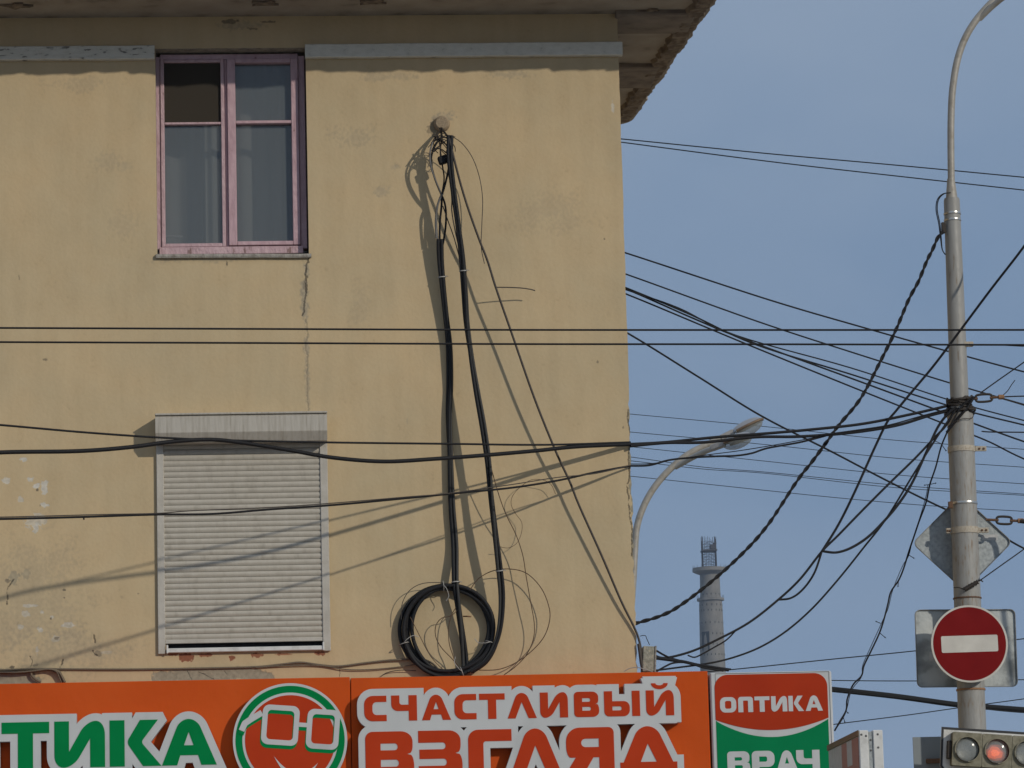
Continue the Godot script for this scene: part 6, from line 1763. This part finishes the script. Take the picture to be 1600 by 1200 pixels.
	M.olive = noisy([[0, .13, .12, .075], [.5, .2, .185, .13], [1, .24, .225, .165]], .02, Vector3(1.2, 1.2, 1.2), .6, .2, 0, 66)
	var lg := mat(.42, .45, .44, .12)
	lg.transparency = BaseMaterial3D.TRANSPARENCY_ALPHA
	lg.albedo_color.a = .4
	M.lens_glass = lg
	M.reflector = noisy([[0, .14, .145, .14], [1, .3, .31, .3]], .02, Vector3(3, 3, 3), .4, .3, .3, 67)
	var la := mat(.6, .18, .06, .4)
	la.emission_enabled = true
	la.emission = Color(1.0, .32, .1)
	la.emission_energy_multiplier = .7
	M.lamp_glow = la
	var lr := mat(.4, .2, .14, .4)
	lr.emission_enabled = true
	lr.emission = Color(1.0, .34, .14)
	lr.emission_energy_multiplier = .22
	M.lamp_glow_rim = lr
	var lk := mat(.7, .22, .06, .4)
	lk.emission_enabled = true
	lk.emission = Color(1.0, .34, .08)
	lk.emission_energy_multiplier = 1.3
	M.lamp_glow_core = lk
	M.grey_board = mat(.2, .23, .25, .6)
	M.grey_dark = mat(.1, .1, .1, .6)
	M.lamp_grey = noisy([[0, .28, .27, .26], [1, .4, .39, .38]], .02, Vector3(1, 1, 1), .5, .1, .3, 71)
	M.lamp_metal = mat(.4, .4, .41, .3, .75)
	var lb := mat(.3, .32, .31, .08)
	lb.transparency = BaseMaterial3D.TRANSPARENCY_ALPHA
	lb.albedo_color.a = .5
	M.lamp_bowl = lb
	M.tower = noisy([[0, .13, .125, .115], [.5, .18, .172, .16], [1, .23, .22, .2]], .01, Vector3(.04, .02, .04), .95, 0, 0, 73)
	M.tower_steel = mat(.05, .045, .045, .8)
	M.tower_hole = mat(.03, .03, .03, .95)
	M.cable_black = mat(.013, .013, .015, .6)
	M.cable_brown = mat(.045, .035, .028, .6)
	M.cable_grey = mat(.13, .125, .12, .55)
	M.cables = [mat(.014, .015, .017, .5), mat(.018, .018, .02, .55), mat(.045, .045, .044, .55)]
	M.rust_wire = mat(.09, .05, .025, .7)
	M.dusty = noisy([[0, .06, .05, .04], [.5, .15, .12, .085], [1, .3, .24, .16]], .08, Vector3(4, 4, 4), .95, .8, 0, 77)
	M.tie = mat(.36, .35, .33, .6)
	M.mount = noisy([[0, .2, .15, .1], [1, .42, .33, .22]], .04, Vector3(3, 3, 3), .9, .6, 0, 78)
	M.weathered = noisy([[0, .18, .17, .13], [.5, .28, .28, .23], [.65, .3, .3, .25], [1, .5, .4, .26]], .025, Vector3(2, 2, 2), .8, .5, 0, 79)
	M.weathered_dark = noisy([[0, .14, .13, .11], [1, .32, .31, .28]], .03, Vector3(2, 2, 2), .7, .4, 0, 80)
	M.wire_grey = mat(.018, .017, .018, .6)
	M.wire_far = mat(.018, .02, .023, .7)
	for cm in [M.cable_black, M.wire_far, M.wire_grey] + M.cables:
		cm.metallic_specular = .3
	M.asphalt = noisy([[0, .09, .087, .08], [1, .15, .145, .135]], .04, Vector3(.8, .8, .8), .95, .6, 0, 91)
	M.paving = noisy([[0, .3, .28, .25], [1, .42, .39, .35]], .02, Vector3(.6, .6, .6), .92, .5, 0, 92)
	M.earth = noisy([[0, .24, .215, .175], [1, .34, .305, .25]], .01, Vector3(.02, .02, .02), .97, 0, 0, 93)

func build_ground() -> void:
	var st := newst()
	quadn(st, Vector3(-2000, -.13, -2000), Vector3(2000, -.13, -2000), Vector3(2000, -.13, 2000), Vector3(-2000, -.13, 2000), Vector3.UP)
	structure(obj("ground", st, M.earth))
	st = newst()
	quadn(st, Vector3(-120, -.125, 5), Vector3(120, -.125, 5), Vector3(120, -.125, 24), Vector3(-120, -.125, 24), Vector3.UP)
	structure(obj("road", st, M.asphalt))
	st = newst()
	box(st, Vector3(-60, -.2, -12), Vector3(60, 0, 4.8), .02)
	structure(obj("pavement", st, M.paving))
	st = newst()
	box(st, Vector3(-60, -.2, 4.803), Vector3(60, .01, 4.98), .02)
	structure(obj("kerb", st, M.pale))
	st = newst()
	box(st, Vector3(-60, -.2, 24.1), Vector3(60, 0, 40), .02)
	structure(obj("far_pavement", st, M.paving))

func sky_picture() -> ImageTexture:
	# dull blue air under a thin high veil of cloud: linear values
	var w := 2048
	var h := 1024
	var im := Image.create(w, h, false, Image.FORMAT_RGBF)
	var n := FastNoiseLite.new()
	n.seed = 5
	n.frequency = 1.0
	n.fractal_octaves = 4
	for y in h:
		var el := (0.5 - (y + 0.5) / h) * PI
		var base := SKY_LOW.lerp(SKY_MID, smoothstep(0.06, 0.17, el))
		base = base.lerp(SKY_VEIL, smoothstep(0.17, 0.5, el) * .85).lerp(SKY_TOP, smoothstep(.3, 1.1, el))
		if el < -.02:
			for x in w:
				im.set_pixel(x, y, Color(.12, .12, .12))
			continue
		for x in w:
			var az := (x + 0.5) / w * TAU
			var d := Vector3(cos(az) * cos(el), sin(el) * 1.8, sin(az) * cos(el))
			var c := n.get_noise_3dv(d * 4.0) * .55 + n.get_noise_3dv(d * 13.0) * .3 + n.get_noise_3dv(d * 40.0) * .1
			var v := base.lerp(SKY_VEIL, clampf(.18 + smoothstep(.19, .3, el) * .4 + c * .7, 0.0, 1.0) * .6)
			im.set_pixel(x, y, Color(v.x, v.y, v.z))
	return ImageTexture.create_from_image(im)

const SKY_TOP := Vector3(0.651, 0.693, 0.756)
const SKY_LOW := Vector3(.33, .455, .65)
const SKY_MID := Vector3(0.268, 0.394, 0.593)
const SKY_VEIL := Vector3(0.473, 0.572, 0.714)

func _ready() -> void:
	rng.seed = 20
	en.seed = 3
	en.frequency = .05
	# camera
	var cam := Camera3D.new()
	cam.name = "camera"
	cam.fov = 11.8123
	cam.near = .3
	cam.far = 6000.0
	add_child(cam)
	cam.position = Vector3(-3.117, 1.6, 30.482)
	cam.basis = Basis(Vector3.UP, -0.07000) * Basis(Vector3.RIGHT, 0.16936) * Basis(Vector3.BACK, -0.02600)
	cam.current = true
	# sky, exposure, haze
	var we := WorldEnvironment.new()
	we.name = "world_environment"
	var env := Environment.new()
	env.background_mode = Environment.BG_SKY
	var sky := Sky.new()
	var sm := PanoramaSkyMaterial.new()
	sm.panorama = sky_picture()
	sky.sky_material = sm
	env.sky = sky
	env.tonemap_mode = Environment.TONE_MAPPER_LINEAR
	env.tonemap_exposure = .69
	env.fog_enabled = true
	env.fog_density = .00012
	env.fog_light_color = Color(.62, .72, .84)
	env.sdfgi_enabled = true
	env.ssao_enabled = true
	env.ssil_enabled = true
	we.environment = env
	add_child(we)
	# low hazy sun from the front right
	var sun := DirectionalLight3D.new()
	sun.name = "sun"
	sun.light_energy = .95
	sun.light_color = Color(1.0, .965, .9)
	sun.light_angular_distance = 1.0
	sun.shadow_enabled = true
	add_child(sun)
	sun.look_at_from_position(Vector3.ZERO, -Vector3(.85, .52, 1.0), Vector3.UP)

	build_materials()
	build_ground()
	build_building()
	build_signs()
	build_pole()
	build_road_signs()
	build_signal()
	build_far_lamp()
	build_tower()
	build_wall_cables()
	build_pole_cables()
	build_sky_wires()
